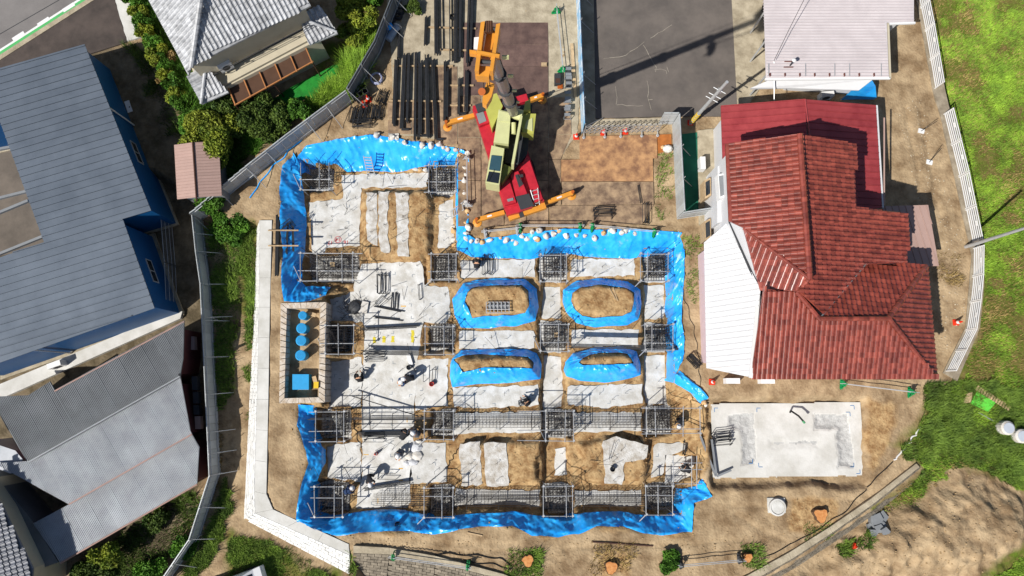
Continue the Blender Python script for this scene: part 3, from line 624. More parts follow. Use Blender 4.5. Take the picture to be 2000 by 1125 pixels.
MB().beam(at(1494,155,zw-.08), at(1738,153,zw-.08), .14, .12).build('gutter', m_white, B); MB().beam(at(1738,153,zw-.08), at(1734,46,zw-.08), .12, .12).build('gutter', m_beigew, B); MB().beam(at(1735,47,zw-.08), at(1787,45,zw-.08), .12, .12).build('gutter', m_white, B)
for x in (1501,1573,1630,1659,1721): MB().bar(at(x,149,zw+.1), at(x,124,zw+.1), .018, 5).build('snow_guard', m_galv, B)
for x in range(1504,1735,29): MB().box(at(x,146,zw+.06), (.05,.2,.1)).build('roof_bracket', M('rusty_bracket', (120,70,60), .8), B)
MB().prism([at(1466,172,2.6), at(1505,155,2.9), at(1705,155,2.9), at(1678,176,2.5), at(1545,172,2.5)], 2.4).build('canopy', m_wallw, B)
MB().bar(at(1512,120,zw+.05), at(1512,196,2.6), .03).build('mast', m_galv, B); 
e = thing('electric_cable', at(1512,120,4), 'black electric cable crossing the off-white ribbed roof', 'cable'); MB().path([at(1512,118,4.0), at(1540,60,4.3), at(1575,-10,5)], .02, 4).build('wire', m_rubber, e)
e = thing('antenna', at(1548,122,zw), 'small rusty antenna bracket on the off-white ribbed roof', 'antenna')
MB().box(at(1540,120,zw+.05), (.5,.05,.05)).box(at(1540,131,zw+.05), (.6,.05,.05)).build('base', M('rusty_bracket', (120,70,60)), e); MB().bar(at(1543,128,zw+.05), at(1548,120,zw+.7), .04).build('mast', m_dgray, e); MB().lathe(at(1550,119,zw+.62), [(.05,0),(.13,.05),(.13,.12),(.04,.2)], 10).build('head', m_white, e)

# --- red tiled house
B = thing('red_tiled_house', at(1620,500,0), 'large house with glossy red tiled hip roofs and white side roof', 'house')
zr, ze = 7.6, 5.9
tiles(B, [at(1562,262,zr), at(1418,280,ze), at(1425,430,ze), at(1455,448,ze+.1), at(1580,540,zr)], (-1,0), m_rtile)
tiles(B, [at(1562,262,zr), at(1665,283,ze+.3), at(1672,404,ze+.3), at(1771,417,ze-.6), at(1775,512,ze-.7), at(1690,516,ze+.1), at(1606,614,ze+.6), at(1558,568,zr-.5), at(1582,540,zr)], (1,0), m_rtile)
tiles(B, [at(1453,447,ze), at(1580,540,zr), at(1562,568,zr-.6), at(1486,567,ze-.3)], (-.25,-1), m_rtile)
zs, zs2 = 6.3, 4.7
tiles(B, [at(1484,567,5.9), at(1556,569,zs+.5), at(1602,624,zs), at(1736,622,zs), at(1827,738,zs2), at(1468,738,zs2)], (0,-1), m_rtile)
tiles(B, [at(1736,622,zs), at(1811,517,zs2), at(1827,738,zs2)], (1,0), m_rtile)
tiles(B, [at(1603,618,zs), at(1690,516,zs2+.2), at(1810,516,zs2), at(1736,622,zs)], (.1,1), m_rtile)
ridge(B, at(1562,262,zr+.08), at(1582,545,zr+.08), m_rtile, .17); ridge(B, at(1582,545,zr+.05), at(1453,446,ze+.08), m_rtile, .11); ridge(B, at(1582,542,zr), at(1557,570,zs+.6), m_rtile, .13)
ridge(B, at(1556,569,zs+.6), at(1602,624,zs+.1), m_rtile, .15); ridge(B, at(1602,622,zs+.1), at(1738,622,zs+.1), m_rtile, .15); ridge(B, at(1736,622,zs+.1), at(1826,737,zs2+.1), m_rtile, .15); ridge(B, at(1736,621,zs+.1), at(1808,520,zs2+.1), m_rtile, .17, .42)
MB().path([at(1690,517,zs2+.35), at(1604,618,zs+.12)], .05).build('valley_flashing', m_gray, B)
MB().prism(inset(pts([(1418,280),(1562,262),(1655,283),(1662,404),(1640,540),(1582,560),(1486,567),(1425,430)], ze-.4), .35), 0, ze-.25).build('upper_wall', m_wallw, B)
MB().prism(inset(pts([(1655,404),(1771,417),(1775,512),(1655,530)], 4.2), .35), 0, 4.3).build('wing_wall', m_wallw, B)
MB().prism(inset(pts([(1484,567),(1600,600),(1690,516),(1811,517),(1827,738),(1468,738)], zs2-.15), .4), 0, zs2-.15).build('lower_wall', m_pinkw, B)
LR = pts([(1408,207),(1572,194),(1711,205),(1722,406),(1660,420),(1600,440),(1430,440),(1412,330)], 3.2)
# lower red metal roof to the north, two gentle slopes
q1 = [at(1408,207,3.1), at(1572,194,3.7), at(1578,300,3.7), at(1412,330,3.1)]; q2 = [at(1572,194,3.7), at(1711,205,3.1), at(1722,406,3.1), at(1600,420,3.7)]
for q in (q1, q2): strips(B, q, q[1]-q[0], .42, planez(q), m_rmetal, rib=.03, ribw=.05, thick=.08)
MB().bar(q1[1]+Vector((0,0,.03)), q2[3]+Vector((0,0,.03)), .05).build('ridge_trim', m_rmetal, B)
MB().prism(inset([q1[0], q1[1], q2[1], q2[2], q1[3]], .4), 0, 2.95).build('annex_wall', m_wallw, B)
MB().beam(at(1712,206,3.0), at(1724,406,3.0), .1, .1).build('gutter', m_wallw, B)
for p, q in ((at(1727,230,3), at(1727,400,2.8)),): MB().bar(p, q, .05).build('downpipe', m_brn, B)
# white lean-to roof to the west and the white window wall above it
q = [at(1372,476,2.5), at(1424,432,4.4), at(1481,567,4.6), at(1466,736,4.4), at(1380,719,2.5)]
strips(B, q, at(1480,590,3)-at(1380,598,3), .33, planez(q), m_wallw, name='white_roof_panel', rib=.03, ribw=.03)
MB().prism(inset([at(1372,476,2.4), at(1466,440,2.4), at(1500,600,2.4), at(1466,728,2.4), at(1380,715,2.4)], .35), 0, 2.35).build('side_wall', m_pinkw, B)
MB().beam(at(1482,568,4.75), at(1466,738,4.75), .2, .1).build('barge_board', m_white, B); MB().beam(at(1424,432,4.5), at(1482,568,4.7), .08, .1).build('barge_board', m_dgray, B)
wu = inset(pts([(1418,280),(1425,430)], ze)+pts([(1600,400)], ze), 0)
pa, pb = at(1404,318,3.2), at(1408,430,3.2)
MB().prism([at(1397,330,2.4), at(1420,318,2.4), at(1424,432,2.4), at(1396,440,2.4)], 0, 2.9).build('porch_wall', m_wallw, B)
MB().prism(pts([(1402,340),(1416,338),(1419,384),(1406,388)], 3.6), 2.9, 3.6).build('bay_window', m_white, B); MB().prism(pts([(1404,344),(1414,342),(1416,380),(1407,384)], 3.62), 3.5, 3.62).build('window_blind', m_gray, B)
for y0, y1 in ((352,388),(432,470)):
    MB().px([(1376,y0),(1388,y0-6),(1389,y1-6),(1377,y1)], 1.7, .6).build('window', m_wood, B); MB().px([(1378,y0+4),(1386,y0-1),(1387,y1-10),(1379,y1-5)], 1.74, 1.6).build('window_pane', m_gwin, B)
# dark metal roof terrace, east side
q = [at(1724,402,2.6), at(1811,401,2.4), at(1832,520,2.4), at(1760,520,2.6)]
strips(B, q, q[3]-q[0], .42, 2.5, m_brn, rib=.03, ribw=.04, name='terrace_roof_panel'); MB().prism(inset(q, .3), 0, 2.4).build('terrace_wall', m_wallw, B)
MB().bar(at(1446,722,2.3), at(1446,722,0), .04).build('downpipe', m_white, B)
bs = MB(); bs.prism([at(1668,172,1.9), at(1703,156,2.3), at(1710,168,1.6), at(1712,190,.4), at(1690,186,.7), at(1675,190,.4)], .05); bs.build('blue_sheet', m_tarp, label='bright blue plastic sheet hanging beside white roofed building', cat='tarp')
# ------------------------------------------------------------------ blue tarps draped over the pit's slopes
def dusty(m):
    t = m.node_tree; N = t.nodes; L = t.links; b = N['Principled BSDF']; base = b.inputs['Base Color'].links[0].from_socket; g = N.new('ShaderNodeNewGeometry')
    n = N.new('ShaderNodeTexNoise'); n.inputs['Scale'].default_value = .85; n.inputs['Detail'].default_value = 9; n.inputs['Roughness'].default_value = .72; L.new(g.outputs['Position'], n.inputs['Vector'])
    r = N.new('ShaderNodeMapRange'); r.inputs['From Min'].default_value = .58; r.inputs['From Max'].default_value = .72; r.inputs['To Max'].default_value = .75; L.new(n.outputs['Fac'], r.inputs['Value'])
    mx = N.new('ShaderNodeMix'); mx.data_type = 'RGBA'; mx.inputs['B'].default_value = (.42,.42,.40,1); L.new(r.outputs[0], mx.inputs['Factor']); L.new(base, mx.inputs['A']); L.new(mx.outputs['Result'], b.inputs['Base Color'])
    ad = N.new('ShaderNodeMath'); ad.operation = 'MULTIPLY_ADD'; ad.inputs[1].default_value = .45; ad.inputs[2].default_value = .3; L.new(r.outputs[0], ad.inputs[0]); L.new(ad.outputs[0], b.inputs['Roughness'])
dusty(m_tarp)
def spline(P, n):
    L = [0]
    for a_, b_ in zip(P, P[1:]): L.append(L[-1]+(Vector(b_)-Vector(a_)).length)
    out = []
    for k in range(n+1):
        s_ = L[-1]*k/n; i = max(j for j in range(len(L)-1) if L[j] <= s_+1e-9) if s_ < L[-1] else len(L)-2
        t_ = (s_-L[i])/max(1e-9, L[i+1]-L[i]); out.append(Vector(P[i]).lerp(Vector(P[i+1]), min(1, t_)))
    return out
def tarp(outer, inner, label, closed=False, zo=0.0, zi=PB, seed=0, grp='blue tarps lining the excavation', amp=.1, ext=.0, lift=.05):
    """a sheet between an outer and an inner outline (pixels), lying on the soil with folds that run down the slope"""
    O = [onpx(x, y, zo) for x, y in outer]; I = [onpx(x, y, zi) for x, y in inner]
    if closed: O.append(O[0]); I.append(I[0])
    L = sum((a_-b_).length for a_, b_ in zip(O, O[1:])); n = max(8, int(L/.07)); mcr = 20
    O = spline(O, n); I = spline(I, n); mb = MB(); ph = random.random()*50+seed
    for k in range(n+1):
        for j in range(mcr+1):
            t_ = j/mcr; p = O[k].lerp(I[k], t_); s_ = L*k/n
            per = (k % n) if closed else k
            s2 = L*per/n
            f1 = float(vnoise(s2+t_*.9, ph, .8, 3))-.5; f2 = float(vnoise(s2-t_*.6, t_*.5+ph, .3, 5))-.5; f3 = float(vnoise(s2, t_*3+ph, .9, 7))-.5; f4 = 1-abs(2*float(vnoise(s2+t_*1.8, t_*2.2+ph*2, .5, 11))-1)
            f5 = 1-abs(2*float(vnoise(s2*1.0-t_*1.1+ph, t_*.8, .3, 17))-1)
            up = amp*(1.6*f1+.7*f2+1.4*f3+.7*f4**3+1.1*f5**5)+lift
            e = .10*(float(vnoise(s2, ph+9, .8, 2))-.5)
            if j in (0, mcr): p = p+(O[k]-I[k]).normalized()*e*(1.6 if j == 0 else 1)
            z_ = hz(p.x, p.y)
            mb.v.append((p.x, p.y, z_+max(.03, up)))
    # relax the profile so that the sheet bridges small dips
    V = np.array(mb.v).reshape(n+1, mcr+1, 3); Z = V[:, :, 2].copy(); Z0 = Z.copy()
    for _ in range(3):
        Zs = Z.copy(); Zs[:, 1:-1] = .5*Z[:, 1:-1]+.25*(Z[:, :-2]+Z[:, 2:]); Z = np.maximum(Zs, Z0-.02)
    V[:, :, 2] = Z; mb.v = [tuple(v) for v in V.reshape(-1, 3)]
    w_ = mcr+1
    for k in range(n):
        for j in range(mcr): mb.f.append((k*w_+j, k*w_+j+1, (k+1)*w_+j+1, (k+1)*w_+j)); mb.r.append(.5)
    p0, p1, p2 = [Vector(mb.v[i]) for i in mb.f[0][:3]]
    if (p1-p0).cross(p2-p0).z < 0: mb.f = [f[::-1] for f in mb.f]
    return mb.build('blue_tarp', m_tarp, smooth=True, label=label, cat='tarp', group=grp)
T1 = tarp([(640,578),(600,590),(556,588),(550,560),(552,480),(548,420),(546,370),(552,325),(575,300)], [(648,560),(600,560),(592,552),(590,520),(596,480),(600,440),(596,400),(590,360),(592,335)], 'blue tarp down the left slope of the upper left pit', seed=1)
T2 = tarp([(560,322),(600,284),(640,278),(690,268),(740,264),(800,276),(860,284),(905,294)], [(592,340),(620,325),(660,322),(680,338),(730,334),(775,337),(830,326),(888,328)], 'broad blue tarp along the top slope behind the aluminium ladder', seed=2)
T3 = tarp([(900,292),(916,300),(916,340),(915,400),(914,440),(906,465)], [(888,320),(890,330),(892,360),(890,400),(891,440),(892,470)], 'narrow blue tarp beside the crane\'s steel plates', seed=3)
T4 = tarp([(896,455),(930,468),(990,462),(1050,452),(1110,448),(1180,450),(1250,448),(1332,455)], [(893,490),(920,502),(960,505),(1040,506),(1090,496),(1150,503),(1230,506),(1300,495)], 'long blue tarp with sandbags along the crossing slope above the rings', seed=4)
T5 = tarp([(1325,452),(1336,490),(1334,560),(1330,620),(1335,660),(1334,700),(1318,730)], [(1300,492),(1306,520),(1304,570),(1300,620),(1312,660),(1312,700),(1304,740)], 'blue tarp hanging down the right slope beside the red house', seed=5)
T6 = tarp([(1326,724),(1345,738),(1368,758),(1382,778)], [(1308,742),(1330,755),(1350,768),(1368,790)], 'short twisted blue tarp ending at the big right slab', seed=6)
T7 = tarp([(584,790),(580,830),(598,880),(604,905),(592,940),(580,990),(582,1022)], [(614,792),(612,830),(632,880),(634,905),(624,940),(614,975),(620,1002)], 'blue tarp on the lower left slope beside the white wall', seed=7)
T8 = tarp([(580,1014),(620,1036),(660,1046),(700,1040),(760,1036),(800,1036),(850,1044),(895,1034)], [(612,1000),(640,1008),(675,1002),(690,1000),(740,994),(790,995),(850,1008),(895,1006)], 'blue tarp on the bottom slope, left stretch', seed=8)
T9 = tarp([(890,1034),(940,1028),(1000,1026),(1040,1046),(1090,1048),(1130,1042),(1165,1026),(1210,1028)], [(890,1006),(940,1002),(1000,998),(1050,1006),(1100,1008),(1140,1000),(1180,998),(1210,998)], 'blue tarp on the bottom slope, middle stretch', seed=9)
T10 = tarp([(1205,1026),(1240,1036),(1290,1044),(1350,1038),(1352,1000),(1354,982),(1392,970),(1372,935)], [(1205,998),(1250,1004),(1300,1006),(1318,1002),(1322,980),(1324,956),(1360,950),(1366,938)], 'blue tarp folding round the lower right corner of pit', seed=10)
for k, (o, i) in enumerate(ISL):
    tarp(o, i, ['blue tarp ring round the sandy island holding a ladder frame', 'blue oval tarp ring with loose timber sticks on its sand', 'blue tarp ring with a bent wire loop lying inside', 'blue oval tarp ring with the smallest patch of sand'][k], True, PB, -.3, 20+k, 'blue tarp rings round soil islands', amp=.075)
# ------------------------------------------------------------------ sandbags
def bag_mesh(k):
    mb = MB(); rr = random.Random(k)
    n = 10; prof = [(.05,0),(.18,.02),(.24,.10),(.2,.2),(.1,.27),(.05,.3),(.075,.36)]
    mb.lathe((0,0,0), [(r*(1+rr.uniform(-.08,.08)), z) for r, z in prof], n, 1, .8)
    mb.v = [(x+rr.uniform(-.02,.02), y+rr.uniform(-.02,.02), z+rr.uniform(-.012,.012)) for x, y, z in mb.v]
    return mb.mesh('sandbag', m_bag if k % 4 else m_bag2, True)
BM = [bag_mesh(k) for k in range(8)]
def bags(P, where, z0=0):
    for k, (x, y) in enumerate(P):
        p = onpx(x, y, z0); o = put('sandbag', BM[random.randrange(8)], label='%s, %s %s' % ('white sandbag', ORD[k], where), cat='sandbag', group='sandbags holding down the tarps', loc=(p.x, p.y, hz(p.x, p.y)+.05), rz=random.random()*6)
        o.rotation_euler = (random.uniform(-.9,.9), random.uniform(-.9,.9), random.random()*6); s_ = random.uniform(.7,1.2); o.scale = (s_*random.uniform(.8,1.25), s_, s_*random.uniform(.7,1.1))
bags([(733,266),(766,270),(790,282),(823,284),(842,285),(858,286),(868,290),(876,292),(890,294),(899,303)], 'from the left along the top tarp edge')
bags([(913,302),(910,330),(911,342),(908,357),(907,368),(908,380),(903,394),(912,396),(914,412),(909,438),(914,445),(911,455)], 'from the top of the row beside the crane')
bags([(909,467),(921,470),(932,470),(942,474),(957,471),(977,466),(988,468),(1002,470),(1010,476),(1018,464),(1030,469),(1045,467),(1053,467),(1040,452),(1055,450),(1066,463),(1078,457),(1094,453),(1105,460),(1123,461),(1140,461),(1163,465),(1178,456),(1197,452),(1213,454),(1222,449),(1241,456)], 'from the left along the crossing tarp')
bags([(812,333),(822,332),(831,334)], 'from the left at the foot of top slope', PB); bags([(886,443),(888,455),(887,470),(887,482)], 'from the top in the narrow strip below crane', PB)
bags([(1345,775),(1372,785),(1379,791)], 'from the left where the tarp meets the big slab')
# ------------------------------------------------------------------ hoarding fences
def fence(P, label, h=1.9, group=None, mat=m_hoard, inner=1, w_=.5, brace=True, name='hoarding_fence'):
    Q = [onpx(x, y, 0) for x, y in P]; t = thing(name, Q[0], label, 'fence', group); me_c = {}
    for a_, b_ in zip(Q, Q[1:]):
        a_ = Vector((a_.x, a_.y, hz(a_.x, a_.y))); b_ = Vector((b_.x, b_.y, hz(b_.x, b_.y)))
        L = (b_-a_).length; n = max(1, round(L/w_)); d_ = (b_-a_)/L; ang = math.atan2(d_.y, d_.x); nv = Vector((-d_.y, d_.x, 0))*inner
        pw = L/n; key = round(pw, 3)
        if key not in me_c:
            mb = MB().box((0,0,h/2), (pw-.015,.03,h)); mb.box((-pw/2+.02,0,h/2), (.03,.07,h-.01)); mb.box((0,0,h-.04), (pw-.03,.06,.05)); me_c[key] = mb.mesh('panel', mat)
        for k in range(n):
            c = a_.lerp(b_, (k+.5)/n); put('panel', me_c[key], t, loc=None); o = t.children[-1] if False else bpy.data.objects[COL.objects[-1].name]
            o.matrix_parent_inverse = Matrix.Translation(-t.location); o.location = c; o.rotation_euler = (0,0,ang)
        for z in (h*.25, h*.9): MB().bar(a_+nv*.08+Vector((0,0,z)), b_+nv*.08+Vector((0,0,z)), .025).build('rail', m_galv, t)
        if brace:
            for k in range(1, max(2, int(L/2.4))+1):
                c = a_.lerp(b_, k/(int(L/2.4)+1.0)); MB().bar(c+nv*.1+Vector((0,0,h+.15)), c+nv*.1, .025).bar(c+nv*.1+Vector((0,0,h*.85)), c+nv*1.1+Vector((0,0,.05)), .025).build('brace', m_galv, t)
    return t
fence([(792,-20),(742,108),(690,198)], 'shaded grey hoarding fence beside the pipe store at top', 2.0, mat=M('hoarding_painted_shade', (128,134,140), .5, .15, metal=.2, objvar=.08))  # darker panel colour paints in the shade on the side facing away from the sun
fence([(688,200),(575,284),(500,343),(396,430)], 'sunlit grey hoarding fence running diagonally below the bushes', 1.9)
fence([(397,432),(404,500),(413,562),(420,700),(427,842)], 'upright grey hoarding fence between low grey building and white wall', 1.7)
fence([(427,842),(431,923),(393,1043),(330,1135)], 'bending grey hoarding fence at lower left beside grass', 1.7)
fence([(1313,246),(1322,426)], 'grey hoarding fence between steel plates and green netting', 2.1, inner=1)
fence([(1322,428),(1386,418)], 'short grey hoarding fence joining the white house wall', 1.8, inner=-1)
fence([(1285,243),(1313,243)], 'short grey hoarding panel at the end of folding gate', 2.0, inner=-1, brace=False)
m_sheetb = M('printed_sheet', (120,190,236), .5, sc=1.6, c2=(236,240,244))
fence([(1124,-40),(1130,120),(1136,262)], 'tall hoarding with pale blue printed sheets left of the car park', 1.9, inner=1, mat=m_sheetb, w_=.9)
# mesh fence beside the blue building
t = thing('mesh_fence', at(330,500,-.9), 'grey wire mesh fence beside the navy building wall', 'fence')
pp = [onpx(x, y, -.9) for x, y in ((336,436),(343,520),(347,606))]
for a_, b_ in zip(pp, pp[1:]):
    for k in range(40): c = a_.lerp(b_, k/40); MB().bar(c, c+Vector((0,0,1.5)), .008, 4).build('wire', m_gray, t)
    for z in (.05,.5,1.0,1.5): MB().bar(a_+Vector((0,0,z)), b_+Vector((0,0,z)), .018).build('rail', m_galv, t)
    for c in (a_, b_): MB().bar(c, c+Vector((0,0,1.6)), .03).build('post', m_galv, t)
# folding lattice gate
t = thing('folding_gate', at(1140,262,0), 'grey folding lattice gate across the car park edge', 'gate')
g0, g1 = at(1140,262,.09), at(1284,258,.09); n = 14
for k in range(n+1):
    c = g0.lerp(g1, k/n); MB().bar(c, c+Vector((0,0,1.45)), .022, 5).build('upright', m_galv, t)
    if k < n:
        e = g0.lerp(g1, (k+1)/n)
        for z in (.1,.55,1.0): MB().bar(c+Vector((0,.02,z)), e+Vector((0,.02,z+.45)), .016, 4).bar(c+Vector((0,-.02,z+.45)), e+Vector((0,-.02,z)), .016, 4).build('lattice_bar', m_galv, t)
for k in (0,4,7,11,14): c = g0.lerp(g1, k/n); MB().lathe(c-Vector((0,.25,0)), [(.1,0),(.1,.05),(.03,.07)], 8).box(c+Vector((0,-.12,.05)), (.05,.5,.04)).build('caster_foot', m_galv, t)
MB().bar(g0+Vector((0,0,1.4)), g0+Vector((1.3,1.1,.1)), .03).build('stay', m_galv, t)
# white balustrade on the retaining wall
BAL = [[(1784,-30),(1802,60),(1821,174)], [(1838,222),(1868,345),(1894,474)], [(1896,484),(1895,540),(1890,590),(1882,645),(1842,726)]]
k3 = 0; names = ['top stretch of white metal balustrade above the green field', 'middle stretch of white metal balustrade ending at the steel pole', 'lower curving stretch of white metal balustrade beside the red house']
for run in BAL:
    t = thing('balustrade', at(*run[0], .1), names[k3], 'railing', 'white balustrades on the retaining wall'); k3 += 1
    Q = [at(x+5, y, .1) for x, y in run]
    for a_, b_ in zip(Q, Q[1:]):
        L = (b_-a_).length; n = max(1, round(L/2.0))
        for k in range(n):
            p, q = a_.lerp(b_, k/n), a_.lerp(b_, (k+1)/n); d_ = (q-p).normalized(); up = Vector((0,0,1))
            for c in (p+d_*.05, q-d_*.05): MB().beam(c, c+up*1.05, .06, .06).build('post', m_white, t)
            for z in (.12,.30,.48,.66,.84,1.02): MB().beam(p+d_*.08+up*z, q-d_*.08+up*z, .045, .05).build('rail', m_white, t)
            c = p.lerp(q, .5); s_ = MB()
            for dx, dz in ((.16,0),(-.16,0),(0,.1),(0,-.1)): s_.beam(c+up*.75, c+up*(.75+dz)+d_*dx, .05, .05)
            s_.build('star_ornament', m_white, t)
# ------------------------------------------------------------------ mobile crane
C = thing('mobile_crane', at(993,300,0), 'red and yellow mobile crane with raised boom standing on steel plates', 'crane')
ck = lambda poly, z1, z0, name, mat, par=C: MB().px(poly, z1, z0).build(name, mat, par)
body = ck([(923,207),(955,198),(1024,267),(1030,292),(1063,392),(985,405)], 1.7, .8, 'carrier_body', m_red)
ck([(923,207),(946,200),(958,238),(936,246)], 2.05, 1.69, 'front_fender', m_red); ck([(930,222),(944,218),(950,236),(936,242)], 2.08, 2.04, 'fender_step', m_gray)
ck([(928,204),(944,200),(948,215),(933,220)], 2.2, 2.04, 'front_light_box', m_dgray)
ck([(997,340),(1012,334),(1040,404),(1015,412)], 2.1, 1.69, 'engine_cover', m_red); ck([(1020,322),(1030,300),(1060,388),(1044,396)], 2.0, 1.69, 'side_deck', m_red); ck([(974,358),(994,350),(1008,395),(986,401)], 2.0, 1.69, 'side_deck', m_red)
ck([(1007,384),(1033,378),(1043,402),(1017,410)], 2.16, 2.08, 'engine_grille', m_dgray); ck([(1006,342),(1012,340),(1022,360),(1014,366)], 2.14, 2.08, 'exhaust', m_dgray); ck([(1012,342),(1021,340),(1022,345),(1014,347)], 2.14, 2.0, 'filler_cap', m_dgray)
ck([(990,389),(1002,386),(1003,391),(992,394)], 2.05, 1.98, 'hatch', m_gray); ck([(986,406),(1012,398),(1015,414),(990,420)], 1.6, 1.0, 'rear_light_bar', m_red)
lad = MB().bar(at(1036,371,2.15), at(1046,402,1.9), .03).bar(at(1050,367,2.15), at(1054,400,1.9), .03).build('ladder', m_galv, C)
for k in range(4): MB().bar(at(1037+k*2.6,374+k*8,2.15-.06*k), at(1050+k*1.1,370+k*8.5,2.15-.06*k), .025).build('rung', m_galv, lad)
def outrigger(p, q, z=.75, mat=m_orange):
    a_ = at(*p, z); b_ = at(*q, z); o = MB().beam(a_, b_, .28, .3).build('outrigger_arm', mat, C)
    MB().beam(a_.lerp(b_, .45)+Vector((0,0,.175)), a_.lerp(b_, .62)+Vector((0,0,.175)), .1, .012).build('white_marking', m_white, o)
    MB().bar((b_.x,b_.y,z+.35), (b_.x,b_.y,.1), .1, 10).build('jack', M('jack_orange', (200,104,40), .5, .2), o); MB().lathe((b_.x,b_.y,.02), [(.3,0),(.3,.07),(.12,.12)], 14).build('float_pad', m_orange, o)
outrigger((985,415),(931,430)); outrigger((1062,398),(1118,377)); outrigger((930,225),(872,241)); outrigger((1030,198),(1060,187))
MB().beam(at(993,426,1.0), at(1065,402,1.0), .42, .4).build('rear_outrigger_box', m_orange, C); MB().beam(at(1014,420,1.22), at(1022,417,1.22), .43, .01).build('black_stripe', m_dgray, C)
MB().beam(at(925,222,.9), at(1030,192,.9), .5, .4).build('front_outrigger_box', m_red, C)
ax = (at(1022,400,0)-at(962,205,0)).normalized(); px_ = Vector((-ax.y, ax.x, 0)); c0 = at(993,300,0)
for u in (-1.7, 1.7):
    for v in (-1.05, 1.05):
        c = c0+ax*u+px_*v; c.z = .65; w1 = MB().bar(c-px_*.2, c+px_*.2, .62, 20).build('wheel', m_rubber, C); MB().bar(c-px_*.21, c+px_*.21, .3, 12).build('rim', m_gray, w1)
# superstructure
ck([(976,214),(1040,204),(1030,300),(1004,330),(960,300)], 2.15, 1.75, 'turntable', m_dgray)
ck([(974,214),(998,220),(993,281),(964,278)], 3.3, 2.1, 'machine_house', m_cream); ck([(975,216),(997,221),(996,238),(973,236)], 3.36, 3.29, 'house_lid', m_cream)
cab = ck([(960,284),(985,290),(975,362),(948,357)], 3.3, 1.9, 'operator_cab', m_cream)
ck([(960,303),(980,305),(976,334),(955,331)], 3.36, 3.28, 'roof_window', m_glass, cab); ck([(955,335),(976,338),(973,358),(950,354)], 3.35, 3.28, 'windscreen', m_gwin, cab)
MB().bar(at(954,354,3.38), at(966,331,3.38), .015).build('wiper', m_rubber, cab)
ck([(993,232),(1010,228),(1003,320),(986,318)], 2.5, 2.1, 'boom_cradle', M('cradle_black', (34,34,36), .6, .2))
MB().beam(at(1018,232,3.2), at(1001,326,3.2), .16, 1.0).build('cradle_beam', m_cream, C); MB().bar(at(1003,240,3.1), at(1003,262,3.0), .16, 10).build('luffing_cylinder', m_cream, C)
ck([(985,320),(1001,328),(980,358),(976,345)], 2.7, 1.9, 'cab_step', M('olive_paint', (112,122,62), .5, .2)); 
ck([(942,190),(970,182),(982,207),(961,251)], 2.5, 1.7, 'front_guard_panel', m_lime)
cw = ck([(1014,222),(1047,222),(1042,262),(1021,258)], 3.0, 1.9, 'counterweight', m_lime); ck([(1026,198),(1036,194),(1036,214),(1022,216)], 3.3, 2.0, 'winch_guard', m_lime)
ck([(1028,236),(1040,230),(1040,256),(1024,250)], 3.06, 2.99, 'counterweight_plate', m_cream); MB().bar(at(1000,220,3.1), at(1020,226,3.1), .35, 14).build('winch_drum', m_cream, C)
Fp = at(1003,219,3.1); Tp = at(957,98,24.2); bd = (Tp-Fp).normalized()
m_boom = M('boom_grey', (164,158,156), .35, .2, 2, metal=.3)
w0 = .6; L0 = (Tp-Fp).length
for k, (u0, u1) in enumerate(((0,.30),(.27,.54),(.51,.76),(.73,.96))):
    s_ = MB().bar(Fp+bd*L0*u0, Fp+bd*L0*u1, (w0-.08*k)*.56, 10).build('boom_section', m_boom, C)
    MB().bar(Fp+bd*L0*(u1-.006), Fp+bd*L0*(u1+.006), (w0-.08*k)*.56+(.05 if k < 3 else .005), 10).build('collar', m_dgray if k < 3 else m_orange, s_)
    pl = Fp+bd*L0*(u1-.02); MB().box(pl+Vector((.42,0,0)), (.22,.05,.22)).build('guide_frame', m_cream, s_)
zh = 24.8
head = ck([(951,60),(969,60),(957,112),(942,112)], zh-.2, zh-.4, 'boom_head', m_orange)
for q in ([(939,43),(947,41),(935,139),(927,138)], [(969,47),(977,45),(963,139),(956,139)]): ck(q, zh+.15, zh-.45, 'side_plate', m_orange, head)
ck([(931,128),(958,130),(955,150),(930,148)], zh-.1, zh-.5, 'tail_block', m_orange, head); ck([(931,98),(976,106),(975,111),(930,104)], zh+.2, zh+.1, 'cross_member', m_orange, head)
for x in (951,955,959): MB().bar(at(x,42,zh+.05), at(x,64,zh+.05), .06).build('sheave', M('rope_brown', (96,64,44), .7, .3), head)
MB().bar(at(942,55,zh), at(974,58,zh), .07).bar(at(934,120,zh), at(962,122,zh), .07).build('sheave_pin', m_dgray, head)
ck([(926,73),(937,72),(935,96),(925,95)], zh-.4, zh-.55, 'warning_lamp', m_white, head); ck([(917,97),(930,99),(930,106),(917,104)], zh-.3, zh-.5, 'head_lug', m_orange, head); ck([(970,103),(977,103),(977,108),(970,108)], zh, zh-.3, 'head_lug', m_orange, head)
hk = MB().px([(951,158),(966,164),(960,188),(950,205),(942,200),(944,180)], 20.0, 19.6).build('hook_block', m_orange, C)
MB().bar(at(941,179,20.2), at(941,179,19.8), .14, 14).build('hook_sheave', M('jack_orange', (200,104,40)), hk); MB().path([at(950,200,19.6), at(949,203,19.3), at(953,204,19.1), at(956,200,19.3)], .05).build('hook', m_lime, hk)
for a_, b_ in (((944,135),(945,172)),((950,140),(952,168)),((955,140),(957,170))): MB().bar(at(*a_, zh-.3), at(*b_, 20.0), .015, 5).build('hoist_rope', m_rubber, C)
MB().bar(at(957,60,zh+.1), Fp+Vector((.1,.5,.5)), .02, 5).build('hoist_rope', m_rubber, C)

